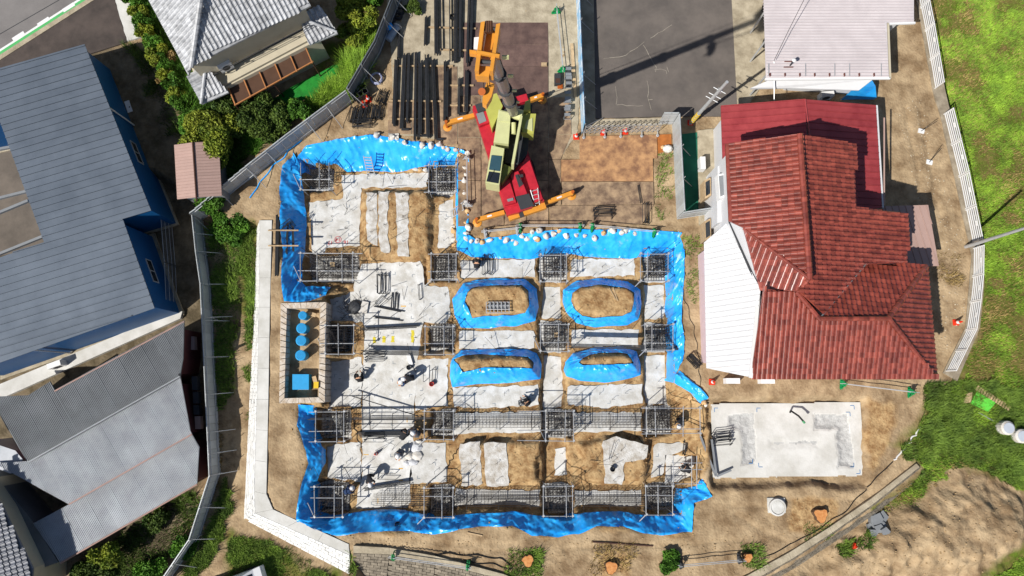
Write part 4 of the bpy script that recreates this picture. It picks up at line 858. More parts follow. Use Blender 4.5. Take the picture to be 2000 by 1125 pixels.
# ------------------------------------------------------------------ steel plates on the ground
PL = [([(905,44),(1070,44),(1071,86),(905,86)],m_plate),([(905,86.5),(1071,86.5),(1071,129),(905,129)],m_plate),([(905,129.5),(1071,129.5),(1071,186),(905,186)],m_plate)]
for x0, x1 in ((757,803),(804,848),(849,893),(894,939),(940,984),(985,1028),(1029,1071)):
    for y0, y1 in ((187,268),(269,352),(353,442)) if x0 >= 894 else (((200,262),) if x0 < 849 else ((130,199),(200,282),)):
        PL.append(([(x0+.5,y0),(x1,y0),(x1,y1),(x0+.5,y1)], m_plate3))
PL += [([(1072,190),(1115,190),(1116,262),(1072,262)],m_plate3),([(1072,263),(1116,263),(1095,311),(1072,311)],m_plate3),([(1072,312),(1095,312),(1096,400),(1072,400)],m_plate3),([(1096,312),(1275,308),(1276,354),(1096,354)],m_plate2),([(1097,355),(1276,355),(1277,399),(1098,401)],m_plate3),([(1074,402),(1277,400),(1254,438),(1074,441)],m_plate3),
       ([(1132,266),(1283,263),(1284,309),(1132,311)],m_plate2),([(1284,263),(1311,262),(1312,292),(1285,300)],M('rust_bright',(186,112,52),.8,.3,3))]
lab = ['at the upper left of the crane','under the boom head','beside the counterweight']
rowp = {}
for k, (q, mt) in enumerate(PL):
    z = .055+.004*(k % 4)
    cx, cy = sum(p[0] for p in q)/4, sum(p[1] for p in q)/4
    if k < 3: lb = 'dark brown steel plate above the crane, %s of three from the top' % ORD[k]
    elif cx < 1072 :
        key = 0 if cy < 240 and cx < 894 else (1 if cy < 235 else (2 if cy < 320 else 3)); rowp[key] = rowp.get(key, 0)+1
        lb = 'muddy steel plate, %s from the left %s' % (ORD[rowp[key]-1], ['under the long black bars','in the row below the dark plates','in the middle row under the crane','in the row beside the barriers'][key])
    else: lb = ['muddy steel plate below the grey step frames','small muddy steel plate right of the crane body','narrow muddy steel plate left of the orange rusty plate','orange rusty steel plate in the middle right of crane','muddy steel plate carrying the black channel piece','muddy steel plate beside the barriers with a black bundle','brown rusty steel plate below the folding gate','bright rust steel plate beside the white sack'][k-(len(PL)-8)]
    MB().prism(pts(q, z), z-.03, z).build('steel_plate', mt, label=lb, cat='steel plate', group='steel plates laid on the ground')
# ------------------------------------------------------------------ long black bars and sleepers
BARS = [(774,115,769,243,8),(790,108,784,253,8),(799,105,795,240,5),(812,102,810,275,5),(821,122,820,265,8),(833,110,836,267,9),(845,114,852,272,9),(869,118,868,235,6),(874,138,873,228,5),(897,155,896,222,5),(912,140,910,218,7),
        (832,35,830,88,4),(851,-30,852,105,7),(860,-30,862,96,2),(878,-30,879,122,2),(890,-30,890,122,9),(900,-30,898,112,4),(917,-30,912,125,6),(924,-30,918,118,4),(779,60,778,117,4)]
SLEEP = [(768,129,885,129),(760,197,862,198),(757,233,850,232),(830,53,930,56),(860,97,925,99),(873,167,925,167),(875,206,920,206)]
for k, (x0, y0, x1, y1) in enumerate(SLEEP): MB().beam(at(x0,y0,.12), at(x1,y1,.12), .1, .1).build('timber_sleeper', m_wood, label='pale timber sleeper under black bars, ' + ['upper left stack','middle left stack','lowest left stack','top of the yard','below the topmost one','right stack, upper','right stack, lower'][k], cat='timber', group='sleepers under the steel bars')
BARS.sort(key=lambda b_: (b_[1] > 30, b_[0])); cnt = {}
for k, (x0, y0, x1, y1, wd) in enumerate(BARS):
    top = y1 < 130; cnt[top] = cnt.get(top, 0)+1; t = thing('steel_bar_bundle', at(x0,y0,.2), 'bundle of long black steel bars, %s from the left in the %s stack' % (ORD[cnt[top]-1], 'topmost' if top else 'lower'), 'steel bars', 'bundles of black steel bars left of the crane')
    n = max(1, round(wd/2.6)); a_, b_ = at(x0,y0,.25), at(x1,y1,.25); d_ = (b_-a_).normalized(); nv = Vector((-d_.y, d_.x, 0))
    for j in range(n):
        e = nv*(j-(n-1)/2)*.085; u, v = random.uniform(-.15,.15), random.uniform(-.15,.15)
        MB().beam(a_+e+d_*u, b_+e+d_*v, .07, .12+.05*(j % 2)).build('bar', m_black, t)
    if k % 3 == 0 and y1 > 200: MB().beam(b_, b_+Vector((.5,0,0)), .12, .1).build('bent_end', m_black, t)
# ------------------------------------------------------------------ stirrup bundles, frames
def stirrups(px, py, z, L, wd, n, rz, label, h=.35, mat=m_black, gap=.09):
    p = onpx(px, py, z); p.z += .02; t = thing('stirrup_bundle', p, label, 'rebar bundle', 'bundles of bent rebar', rz)
    me_ = MB()
    for a_, b_ in (((-L/2,0,0),(L/2,0,0)),((-L/2,0,h),(L/2,0,h)),((-L/2,0,0),(-L/2,0,h)),((L/2,0,0),(L/2,0,h))): me_.bar(a_, b_, .022, 4)
    me_ = me_.mesh('stirrup', mat)
    for k in range(n):
        o = put('stirrup', me_, t); o.matrix_parent_inverse = Matrix(); o.location = (random.uniform(-.06,.06), (k-(n-1)/2)*gap, .025); o.rotation_euler = (random.uniform(-.5,.1), 0, random.uniform(-.06,.06))
    for s in (-.3,.3): MB().bar((s*L,-n*gap/2,.03),(s*L,n*gap/2,.03),.02,4).build('tie_bar', mat, t); t.children[-1].matrix_parent_inverse = Matrix()
    return t
stirrups(697,228,0,1.0,.6,9,R(80),'black rebar bundle at the left of the pile below the cones'); stirrups(712,222,0,1.0,.6,8,R(78),'black rebar bundle in the middle of the pile below cones'); stirrups(737,222,0,.9,.6,9,R(84),'black rebar bundle at the right of the pile below cones')
stirrups(710,244,0,1.3,.5,6,R(4),'black rebar bundle lying across in front of the pile'); stirrups(748,193,0,.8,.5,8,R(70),'dark rebar bundle beside the long black bars')
stirrups(1176,420,.05,1.15,.7,9,0,'black rebar bundle on the plate beside barriers',.5); stirrups(1262,418,.05,1.3,.3,5,R(88),'narrow black rebar bundle at the right edge of plates'); stirrups(1249,380,.05,1.2,.2,2,R(95),'single black steel channel lying on the muddy plate',.12)
stirrups(750,556,PB,1.25,.8,9,R(92),'black rebar bundle on the central slab, upper one',.4); stirrups(748,590,PB,.7,.7,4,R(45),'square black rebar hoops turned on edge on central slab',.5)
stirrups(733,698,PB,1.2,.5,7,R(6),'black rebar bundle beside the long steel lengths'); stirrups(732,856,PB,1.25,.4,6,R(2),'black rebar bundle left of the red cone workers'); stirrups(757,929,PB,1.2,.5,2,R(2),'pair of black rebar frames beside the dark worker',.4,gap=.35)
stirrups(1406,860,-.35,1.1,.5,12,R(8),'dark fan of rebar at the left edge of big slab',.6,gap=.07); stirrups(955,518,PB,1.3,.7,8,R(90),'rebar bundle below the crossing tarp beside sandbags',.5); stirrups(773,588,PB,1.1,.3,6,R(88),'loose straight rebar on the central slab',.1)
stirrups(1026,786,PB,.8,.3,4,R(20),'rebar pile on the strip below the third ring',.3); stirrups(820,570,PB,1.0,.3,2,R(95),'tall thin rebar hoops right of central slab',.3); stirrups(841,735,PB,.8,.5,3,R(90),'rebar ladder hoops beside bending workers',.5,gap=.4)
stirrups(1354,705,0,.9,.5,6,R(-50),'dark rebar bundle lying right of the right tarp'); stirrups(565,445,-.5,.8,.6,4,R(40),'black rebar hoops lying on the left tarp',.5); stirrups(1338,876,PB,.8,.6,6,R(80),'tangled rebar beside the big right slab',.4)
for k, (x0, y0, x1, y1, z, n, lb) in enumerate(((709,687,868,690,-.9,4,'long grey steel lengths laid across the third row, left'),(1112,674,1330,679,-.1,4,'long grey steel lengths laid across the third row, right'),(705,642,815,636,-1.2,3,'grey steel lengths crossing the central slab above yellow marks'),(605,817,850,815,-.4,2,'grey steel length crossing the fourth row frames'),
     (700,848,790,846,-1.3,5,'bundle of steel lengths on the slab left of workers'),(543,425,541,540,.05,3,'long dark steel bars along the left tarp, outer'),(563,438,560,508,-.3,2,'dark steel bars on the left tarp, inner left'),(573,438,574,490,-.3,2,'dark steel bars on the left tarp, inner right'),(710,955,800,940,-1.2,3,'slanting steel lengths above the bottom beam'),(735,597,788,608,-1.4,2,'single steel length on slab below square hoops'),(730,618,785,624,-1.4,2,'single steel length on slab above yellow marks'),(680,770,820,812,-.9,1,'steel pipe slanting over the slab towards a column cage'))):
    t = thing('steel_length', at(x0,y0,z), lb, 'steel bars', 'loose steel lengths in the pit'); a_, b_ = at(x0,y0,z), at(x1,y1,z); d_ = (b_-a_).normalized(); nv = Vector((-d_.y, d_.x, 0))
    for j in range(n): MB().beam(a_+nv*(j-n/2)*.075+d_*random.uniform(-.2,.2), b_+nv*(j-n/2)*.075+d_*random.uniform(-.2,.2), .055, .07).build('bar', m_black if z != -.1 else m_dgray, t)
for y, lb in ((450,'upper'),(480,'lower')): MB().beam(at(524,y,.08), at(583,y,.08), .08, .08).build('timber_sleeper', m_wood, label='pale timber under dark bars on the left tarp, %s' % lb, cat='timber', group='sleepers under the steel bars')
# ------------------------------------------------------------------ column cages and pipe frames
ROWN = ['top','second','third','fourth','bottom']; COLN = ['first','second','third','fourth']
pos = [(0,0),(0,1)]+[(r, c) for r in range(1, 5) for c in range(4)]
for k, (cx, cy, cw, ch) in enumerate(CAGES):
    r, c = pos[k]; base = at(cx, cy, CB+.1); sx = cw/31; sy = ch/31; top = -.55 if (k % 3) else -.25
    t = thing('rebar_cage', base, 'dark rebar column cage, %s from the left in the %s row' % (COLN[c], ROWN[r]), 'rebar cage', 'rebar column cages in the pit')
    nb = 8; bars = MB()
    for i in range(nb*(2 if sx > 2 else 1)):
        u = -sx/2+sx*i/(nb*(2 if sx > 2 else 1)-1)
        for y in (-sy/2, sy/2): bars.bar(base+Vector((u,y,0)), base+Vector((u+random.uniform(-.05,.05),y+random.uniform(-.05,.05),(top-CB+random.uniform(-.1,.25)) if i % 3 else 3.1+random.random()*.4)), .017, 4)
    for i in range(nb):
        u = -sy/2+sy*i/(nb-1)
        for x in (-sx/2, sx/2): bars.bar(base+Vector((x,u,0)), base+Vector((x+random.uniform(-.05,.05),u+random.uniform(-.05,.05),top-CB+random.uniform(-.1,.25))), .017, 4)
    bars.build('upright_bars', m_rebar, t, kind='stuff'); hp = MB(); inner = MB()
    for i in range(8):
        z = .1+(top-CB-.1)*i/7; jt = lambda: random.uniform(-.05,.05); s_ = [(-sx/2+jt(),-sy/2+jt()),(sx/2+jt(),-sy/2+jt()),(sx/2+jt(),sy/2+jt()),(-sx/2+jt(),sy/2+jt())]
        for j in range(4): a_, b_ = s_[j], s_[(j+1) % 4]; hp.bar(base+Vector((a_[0],a_[1],z)), base+Vector((b_[0],b_[1],z)), .012, 4)
        [inner.bar(base+Vector((-sx/2,sy*random.uniform(-.4,.4),z)), base+Vector((sx/2,sy*random.uniform(-.4,.4),z+random.uniform(-.1,.1))), .011, 4).bar(base+Vector((sx*random.uniform(-.4,.4),-sy/2,z)), base+Vector((sx*random.uniform(-.4,.4),sy/2,z+random.uniform(-.1,.1))), .011, 4) for _ in range(2)]
    hp.build('hoops', m_rebar, t, kind='stuff'); inner.build('cross_ties', m_rebar, t, kind='stuff'); mat_ = MB()
    for i in range(10):
        u = -.5+i/9; mat_.bar(base+Vector((u*(sx+.5),-sy/2-.25,.05)), base+Vector((u*(sx+.5),sy/2+.25,.05)), .012, 4).bar(base+Vector((-sx/2-.25,u*(sy+.5),.07)), base+Vector((sx/2+.25,u*(sy+.5),.07)), .012, 4)
    mat_.build('footing_mat', m_rebar, t, kind='stuff')
    if k in (2, 8): MB().box(base+Vector((.1,.05,top-CB-.3)), (.3,.3,.02)).build('plywood_spacer', m_wood, t)
fmeta = pos
for k, (xs, ys, (y0, y1), (x0, x1)) in enumerate(FRAMES):
    r, c = fmeta[k]; t = thing('pipe_scaffold', at((x0+x1)/2,(y0+y1)/2,PB), 'grey scaffold pipe frame round the %s cage of the %s row' % (COLN[c], ROWN[r]), 'scaffold', 'scaffold pipe frames round the cages')
    for x in xs: MB().bar(at(x+random.uniform(-1,1),y0,FZ+.06), at(x+random.uniform(-1,1),y1,FZ+.06), .027, 6).build('pipe', m_pipe, t)
    for y in ys: MB().bar(at(x0,y+random.uniform(-1,1),FZ), at(x1,y+random.uniform(-1,1),FZ), .027, 6).build('pipe', m_pipe, t)
    for x in (xs[0], xs[-1]):
        for y in (ys[0], ys[-1]):
            p = at(x, y, FZ); g = hz(p.x, p.y); MB().bar((p.x+.06,p.y+.06,FZ+.2), (p.x+.06,p.y+.06,g), .027, 6).build('post', m_pipe, t); MB().box((p.x+.03,p.y+.03,FZ+.03), (.12,.12,.12)).build('clamp', m_galv, t)
    p = at(xs[0], ys[-1], FZ); q = onpx(xs[0]-14, ys[-1]+(14 if k % 2 else -30), PB)
    if k % 3 != 1: MB().bar(p, q, .03, 6).build('stay_pipe', m_galv, t)
xs, ys = [1315,1351,1361], [904,917,945]; t = thing('pipe_scaffold', at(1340,920,PB), 'grey scaffold pipe frame above the lower right tarp corner', 'scaffold', 'scaffold pipe frames round the cages')
for x in xs: MB().bar(at(x,890,FZ+.06), at(x,954,FZ+.06), .027, 6).build('pipe', m_pipe, t)
for y in ys: MB().bar(at(1312,y,FZ), at(1372,y,FZ), .027, 6).build('pipe', m_pipe, t)
for x in (1315,1361): p = at(x,945,FZ); MB().bar(p, (p.x,p.y,hz(p.x,p.y)), .027, 6).build('post', m_pipe, t)
# beam reinforcement in the fourth and bottom rows
for k, (x0, x1, y, r_, lb) in enumerate(((705,828,823,4,'thin horizontal rebar beam crossing the central slab, fourth row'),(888,1065,824,8,'rebar beam between second and third cages of fourth row'),(1122,1262,824,8,'rebar beam between third and fourth cages of fourth row'),(735,835,976,7,'rebar beam at the left of the bottom row'),(885,1062,978,9,'rebar beam between second and third cages of bottom row'),(1118,1264,978,9,'rebar beam between third and fourth cages of bottom row'))):
    t = thing('beam_rebar', at(x0,y,-1.4), lb, 'rebar beam', 'beam reinforcement in the pit'); m1 = MB(); m2 = MB()
    for j in range(r_):
        for z in (-.7, -1.15):
            yy = y-11+22*j/(r_-1); m1.bar(at(x0-random.random()*8,yy,z), at(x1+random.random()*8,yy+random.uniform(-1,1),z), .014, 4)
    a_ = at(x0,y,-.7); b_ = at(x1,y,-.7); n = int((b_-a_).length/.22); 
    if r_ > 4:
        for j in range(n):
            c = a_.lerp(b_, j/n); 
            for z in (-.72,-1.17): m2.bar((c.x,c.y-.36,z), (c.x,c.y+.36,z), .008, 4)
            for dy in (-.36,.36): m2.bar((c.x,c.y+dy,-.72), (c.x,c.y+dy,-1.17), .008, 4)
        m2.build('stirrups', m_rebar, t, kind='stuff')
    m1.build('main_bars', m_rebar, t, kind='stuff')
    for j in range(3): c = a_.lerp(b_, .15+.35*j); MB().bar((c.x,c.y-.5,-.68),(c.x,c.y+.5,-.68),.02,5).bar((c.x,c.y-.5,-.68),(c.x,c.y-.5,PB),.02,5).bar((c.x,c.y+.5,-.68),(c.x,c.y+.5,PB),.02,5).build('support_trestle', m_rebar, t)
# upright spacer bars
HK = [(720,345),(745,345),(770,350),(690,368),(800,345),(640,402),(650,425),(655,408),(690,412),(697,390),(620,440),(632,447),(676,447),(688,470),(725,385),(755,398),(725,413),(752,440),(788,385),(788,425),(725,455),(788,473),(868,395),(870,430),(868,470),(744,520),(782,520),(815,520),(845,600),(870,575),(735,660),(752,662),(770,640),(812,660),(960,660),(990,662),(920,662),(1150,662),(1180,660),(1225,660),(1075,600),(1078,580),(1280,600),(1278,580),(1075,720),(1080,745),(1280,720),(1285,745),(905,775),(940,770),(985,768),(1040,772),(1120,768),(1170,770),(1220,768),(1195,780),(922,870),(920,905),(922,938),(968,872),(970,905),(970,938),(1098,885),(1098,922),(1200,865),(1212,880),(1258,880),(1198,900),(1198,938),(850,880),(845,905),(850,920),(650,890),(680,900),(660,590),(690,600),(690,720),(665,740),(1140,520),(1175,522),(1210,520),(1015,520),(930,525)]
hm = MB().bar((0,0,0),(0,0,.42),.012,4).bar((0,0,.42),(.16,0,.42),.012,4).bar((-.12,0,.01),(.16,0,.01),.012,4).bar((0,0,0.01),(0,.16,.01),.012,4).mesh('spacer_bar', m_rebar)
band = [(372,'on the top strip'),(430,'on the upper left slab and strips'),(500,'on the lower part of the strips'),(560,'along the second row'),(620,'between the upper rings'),(680,'along the third row'),(752,'between the lower rings'),(790,'below the lower rings'),(892,'above the bottom left strips'),(912,'across the middle of the bottom strips'),(2000,'nearest the bottom row')]
bc = {}
for x, y in sorted(HK):
    nm = next(b_[1] for b_ in band if y < b_[0]); bc[nm] = bc.get(nm, 0)+1
    p = onpx(x, y, PB); put('spacer_bar', hm, label='thin bent spacer bar, %s from the left %s' % (ORD[bc[nm]-1], nm), cat='rebar', group='spacer bars standing on the pit concrete', loc=(p.x, p.y, p.z+.06), rz=random.choice((0,.1,1.57,3.1,-1.5)))
# ------------------------------------------------------------------ septic tank box with blue lids
t = thing('tank_box', at(590,690,-.8), 'rectangular form-lined box with blue round tank lids on soil', 'tank')
m_form = M('form_boards', (226,216,204), .9, sc=3, c2=(190,172,150), bump=.5, bsc=20)
ob = [(548,592),(637,590),(634,786),(545,788)]; ib = [(560,602),(625,601),(622,776),(555,778)]
for k in range(4):
    q = [at(*ob[k], .12), at(*ob[(k+1) % 4], .12), at(*ib[(k+1) % 4], .12), at(*ib[k], .12)]
    L = (q[1]-q[0]).length; n = max(2, round(L/.4))
    for j in range(n): MB().prism([q[0].lerp(q[1], j/n+.004), q[0].lerp(q[1], (j+1)/n-.004), q[3].lerp(q[2], (j+1)/n-.004), q[3].lerp(q[2], j/n+.004)], -1.6, .1+random.uniform(-.02,.03)).build('form_board', m_form, t)
m_lid = M('blue_lid', (42,164,226), .5, .12, 4)
for k, (x, y, r) in enumerate(((591,616,.28),(589,641,.34),(588,665,.34),(587,694,.34))):
    p = at(x, y, .05); l = MB().lathe((p.x,p.y,-.8), [(r*.92,0),(r*.92,.78),(r,.79),(r,.86),(r*.9,.88)], 22).build('tank_lid', m_lid, t)
    for j in range(-3, 4): w_ = math.sqrt(max(.01, (r*.8)**2-(j*r*.24)**2)); MB().box((p.x+j*r*.17,p.y+j*r*.17,.085), (w_*1.9,.03,.02), R(-45)).build('lid_rib', m_lid, l)
MB().px([(571,731),(603,731),(603,761),(571,761)], -.1, -.8).build('square_lid', m_lid, t)
for x, y, dx, dy in ((603,612,14,4),(613,735,5,18)): MB().beam(at(x,y,-.3), at(x+dx,y+dy,-.3), .25, .05).build('plank', m_wood, t)
MB().box(at(618,752,.12), (.3,.4,.2)).build('yellow_can', M('yellow', (240,200,40), .5), label='small yellow can on the tank box edge', cat='can')
# ------------------------------------------------------------------ marks on the slabs
m_my = M('yellow_spray', (232,214,70), .9, .2, 6); m_mr = M('red_spray', (216,60,70), .9, .2); m_mo = M('orange_spray', (240,190,90), .9, .2)
zs_ = PB+.046
for x, y in ((731,664),(750,663),(767,663),(806,663),(806,651)): MB().prism(rag([at(x-3,y-6,zs_), at(x+3,y-6,zs_), at(x+3,y+6,zs_), at(x-3,y+6,zs_)], .08, .03), zs_-.004, zs_).build('paint_mark', m_my, kind='structure')
for x, y, a_, b_ in ((788,598,10,2),(795,820,1.5,10),(715,888,10,1.5),(738,978,1.5,9),(783,915,8,2),(783,938,8,2)): MB().prism(pts([(x-a_/2,y-b_/2),(x+a_/2,y-b_/2),(x+a_/2,y+b_/2),(x-a_/2,y+b_/2)], zs_), zs_-.004, zs_).build('paint_mark', m_mo, kind='structure')
def spray(txt, x, y, s_, rz, mat=m_mr):
    cu = bpy.data.curves.new('txt', 'FONT'); cu.body = txt; cu.size = s_; cu.align_x = 'CENTER'; cu.align_y = 'CENTER'; cu.extrude = .002
    o = bpy.data.objects.new('txt', cu); COL.objects.link(o); bpy.context.view_layer.update()
    me_ = bpy.data.meshes.new_from_object(o.evaluated_get(bpy.context.evaluated_depsgraph_get())); bpy.data.objects.remove(o)
    me_.materials.clear(); me_.materials.append(mat); p = at(x, y, zs_); put('paint_mark', me_, kind='structure', loc=p, rz=rz)
spray('16', 676, 473, .36, math.pi); spray('14', 660, 468, .34, math.pi); spray('17', 645, 474, .34, math.pi)
c = at(660,468,zs_); mb = MB(); n = 24
for k in range(n):
    a0, a1 = math.tau*k/n, math.tau*(k+1)/n; mb.beam(c+Vector((math.cos(a0)*.22,math.sin(a0)*.22,0)), c+Vector((math.cos(a1)*.22,math.sin(a1)*.22,0)), .03, .006)
mb.build('paint_mark', m_mr, kind='structure')
m_ch2 = M('grey_chalk', (120,140,160), .9, .2)
mb = MB()
for sp, z in SLABS:
    P = pts(sp, z+.046)
    if z != PB: continue
    x0, x1 = min(p.x for p in P)+.5, max(p.x for p in P)-.5; y0, y1 = min(p.y for p in P)+.3, max(p.y for p in P)-.3
    gx = np.arange(x0, x1, 1.15); gy = np.arange(y0, y1, 1.0)
    for X in gx:
        for Y in gy:
            if float(sdist(P, np.array([X]), np.array([Y]))[0]) < .25: continue
            s1, s2 = random.choice((-1,1)), random.choice((-1,1)); mb.box((X+s1*.09,Y,z+.047), (.18,.02,.004)).box((X,Y+s2*.09,z+.048), (.02,.18,.004))
mb.build('layout_marks', m_ch2, kind='stuff', label='small chalk layout marks on the pale pit slabs', cat='chalk marks')
# ------------------------------------------------------------------ cones, barriers, ladders, small site things
def cone(px, py, label, z=None, lie=False, s=1.0):
    p = onpx(px, py, 0); t = thing('traffic_cone', p, label, 'cone', 'red and white traffic cones')
    b_ = p+Vector((0,0,.02)); MB().box(b_+Vector((0,0,.02)), (.38*s,.38*s,.04)).build('base', m_conered, t)
    for (r0, z0, r1, z1, mt) in ((.15,.04,.115,.24,m_conered),(.115,.24,.082,.44,m_white),(.082,.44,.03,.7,m_conered)): MB().bar(b_+Vector((0,0,z0*s)), b_+Vector((0,0,z1*s)), r0*s, 14, r1*s).build('band', mt, t)
    if lie: t.rotation_euler = (R(88), 0, R(60)); t.location.z += .16
    return t
cone(1390,746,'traffic cone beside the corner of the white side roof'); cone(1866,630,'traffic cone standing in front of the white balustrade'); cone(735,886,'dull red traffic cone on the central slab',s=.9); cone(1663,1064,'traffic cone lying in the grass below the old wall',lie=True)
cone(1125,268,'traffic cone at the left end of folding gate'); cone(1178,260,'traffic cone in front of the folding gate, left one'); cone(1221,258,'traffic cone in front of the folding gate, right one'); cone(712,206,'traffic cone by the black rebar pile, lower one'); cone(720,195,'traffic cone by the black rebar pile, upper one'); cone(1348,240,'traffic cone at the foot of the utility pole')
def barrier(x0, y0, x1, y1, label, mat=m_stripg):
    a_, b_ = onpx(x0,y0), onpx(x1,y1); t = thing('barrier', a_, label, 'barrier', 'pipe barriers with green stands'); d_ = (b_-a_).normalized(); nv = Vector((-d_.y, d_.x, 0)); up = Vector((0,0,1))
    for c in (a_, b_):
        s_ = MB(); s_.bar(c+nv*.35, c+up*.85, .035).bar(c-nv*.35, c+up*.85, .035).beam(c+nv*.3+up*.1, c-nv*.3+up*.1, .2, .04); s_.beam(c+nv*.16+up*.5, c-nv*.16+up*.5, .2, .05); s_.build('stand', mat, t)
    for z in (.45,.8): MB().bar(a_-d_*.25+up*z, b_+d_*.25+up*z, .025).build('pipe', m_galv, t)
barrier(1016,445,1132,445,'pipe barrier with green stands behind the sandbags, left one'); barrier(1156,445,1276,456,'pipe barrier with green stands behind the sandbags, right one'); barrier(1086,26,1098,140,'pipe barrier with green stands beside the hoarding at top')
barrier(1642,750,1774,766,'pipe barrier with green stands south of red house'); barrier(770,1084,914,1104,'pipe barrier with green stands on the old bottom wall'); barrier(1328,1100,1442,1090,'pipe barrier beside a tree stump at the bottom',m_dgray); barrier(913,313,914,402,'pipe barrier between sandbags and the crane',m_galv); barrier(948,456,1010,450,'short pipe barrier at the bend of the tarp',m_galv)
def ladder(p, q, w_, n, label, r=.03, mat=m_galv):
    t = thing('ladder', p, label, 'ladder', 'aluminium ladders'); d_ = (Vector(q)-Vector(p)).normalized(); s_ = d_.cross(Vector((0,0,1))).normalized()*w_/2
    for k in (-1, 1): MB().bar(Vector(p)+s_*k, Vector(q)+s_*k, r).build('side_rail', mat, t)
    for k in range(n): c = Vector(p).lerp(Vector(q), (k+.5)/n); MB().beam(c-s_, c+s_, .05, .09).build('rung', mat, t)
    return t
ladder(at(725,342,PB+.1), at(717,305,.3), .5, 7, 'aluminium ladder leaning on the broad top tarp'); ladder(at(880,420,PB+.1), at(905,402,.3), .5, 8, 'aluminium ladder leaning on the narrow tarp by the crane')
for j, (x0, x1, y0, y1, z) in enumerate(((950,996,590,612,-.15),)):
    t = thing('frame_stack', onpx(972,600,-.3), 'stack of aluminium step frames on the sandy ringed island', 'ladder')
    for k in range(4): MB().bar(at(x0,y0+k*7,z+.05*k), at(x1,y0+k*7,z+.05*k), .03).build('rail', m_galv, t)
    for k in range(7): MB().bar(at(x0+k*7.4,y0,z+.1), at(x0+k*7.4,y1,z+.1), .03).build('rung', m_galv, t)
    MB().px([(x0+2,y0+3),(x1-4,y0+3),(x1-4,y1-8),(x0+2,y1-8)], z-.02, z-.1).build('deck', m_gray, t)
def stool(x, y, label):
    p = onpx(x, y, 0); t = thing('step_frame', p, label, 'step frame', 'grey step frames beside the hoarding'); w_, l_, h_ = .5, .8, .5
    for a_ in (-1, 1):
        for b_ in (-1, 1): MB().bar(p+Vector((a_*w_/2,b_*l_/2,0)), p+Vector((a_*w_*.4,b_*l_*.4,h_)), .025).build('leg', m_gray, t)
    MB().box(p+Vector((0,l_*.25,h_)), (w_*.8,.2,.04)).build('tread', m_gray, t); MB().box(p+Vector((0,-l_*.25,h_)), (w_*.8,.2,.04)).build('tread', m_gray, t)
    MB().bar(p+Vector((-w_/2,-l_/2,.2)), p+Vector((w_/2,-l_/2,.2)), .02).build('rung', m_gray, t); MB().box(p+Vector((0,0,.04)), (w_*.8,l_*.8,.05)).build('base_tray', m_dgray, t)
for k, (x, y) in enumerate(((1109,146),(1110,163),(1108,192),(1108,208),(1107,224))): stool(x, y, 'grey step frame, %s from the top beside the hoarding' % ORD[k])
o = thing('crate', at(1089,150,0), 'grey crate with brown contents beside the hoarding', 'crate'); MB().px([(1083,143),(1095,143),(1095,164),(1083,164)], .4, 0).build('box', m_dgray, o); MB().px([(1085,153),(1094,153),(1094,162),(1085,162)], .42, .38).build('contents', m_dbrn, o)
o = thing('brick_piece', at(1093,169,0), 'small orange brick piece below the grey crate', 'brick'); MB().px([(1089,165),(1099,165),(1099,172),(1089,172)], .15, 0).px([(1091,167),(1097,167),(1097,170),(1091,170)], .2, .14).build('block', M('jack_orange', (200,104,40)), o)
MB().beam(at(1117,85,.1), at(1124,190,.1), .2, .06).build('plank', m_wood, label='long brown plank leaning along the printed hoarding', cat='plank')
o = thing('white_sack', at(1303,291,.1), 'crumpled white sack on the bright rust plate', 'sack'); MB().lathe(at(1303,292,.08), [(.1,0),(.32,.04),(.34,.2),(.2,.36),(.05,.4)], 9, 1, .8).build('body', m_bag, o); MB().lathe(at(1294,288,.08), [(.05,0),(.14,.03),(.1,.14),(.03,.16)], 7).build('bag_neck', m_bag2, o)
MB().box(at(1063,126,.12), (.4,.26,.1)).box(at(1063,126,.19), (.34,.2,.04)).build('cardboard_box', m_wood, label='small cardboard box on the right edge of dark plates', cat='box')
o = thing('white_sheet', at(770,268,.1), 'crumpled white plastic sheet on the top tarp', 'sheet'); mb = MB(); 
for i in range(6):
    for j in range(5): p = at(759+i*4,261+j*3.5,.1); mb.v.append((p.x,p.y,.1+random.uniform(0,.12)))
for i in range(5):
    for j in range(4): mb.f.append((i*5+j,i*5+j+1,(i+1)*5+j+1,(i+1)*5+j)); mb.r.append(.5)
mb.build('film', m_bag, o)
# pipe store in the shaded strip at the top
def roll(px, py, r, mat, label, h=.3):
    p = onpx(px, py); t = thing('hose_roll', p, label, 'hose roll'); 
    for k in range(4):
        P = [p+Vector(((r-.04*(k % 2))*math.cos(a_), (r-.04*(k % 2))*math.sin(a_), .05+k*.07)) for a_ in np.linspace(0, math.tau, 18)]; MB().path(P, .035).build('coil', mat, t)
roll(764,42,.3,m_dgray,'grey hose roll in shaded store, lowest of three'); roll(779,33,.25,m_dgray,'grey hose roll in shaded store, middle of three'); roll(783,24,.25,m_dgray,'grey hose roll in shaded store, topmost of three'); roll(736,155,.4,M('pale_hose',(190,196,230),.6),'pale blue hose coil beside the long black bars')
o = thing('wrapped_roll', at(768,65,0), 'clear plastic wrapped roll in the shaded store', 'roll'); MB().bar(at(758,78,.3), at(776,52,.3), .25, 12).build('roll_body', M('clear_wrap',(170,186,204),.3,.2), o); MB().bar(at(776,52,.3), at(777,50,.3), .3, 12).build('end_cap', m_bag, o)
MB().lathe(at(761,58,.0), [(.3,0),(.34,.1),(.3,.5),(.1,.6)], 10).build('blue_sack', m_tarp, label='blue sack beside the wrapped roll in shaded store', cat='sack')
o = thing('black_rack', at(706,182,0), 'square black rack of bins beside two traffic cones', 'rack'); 
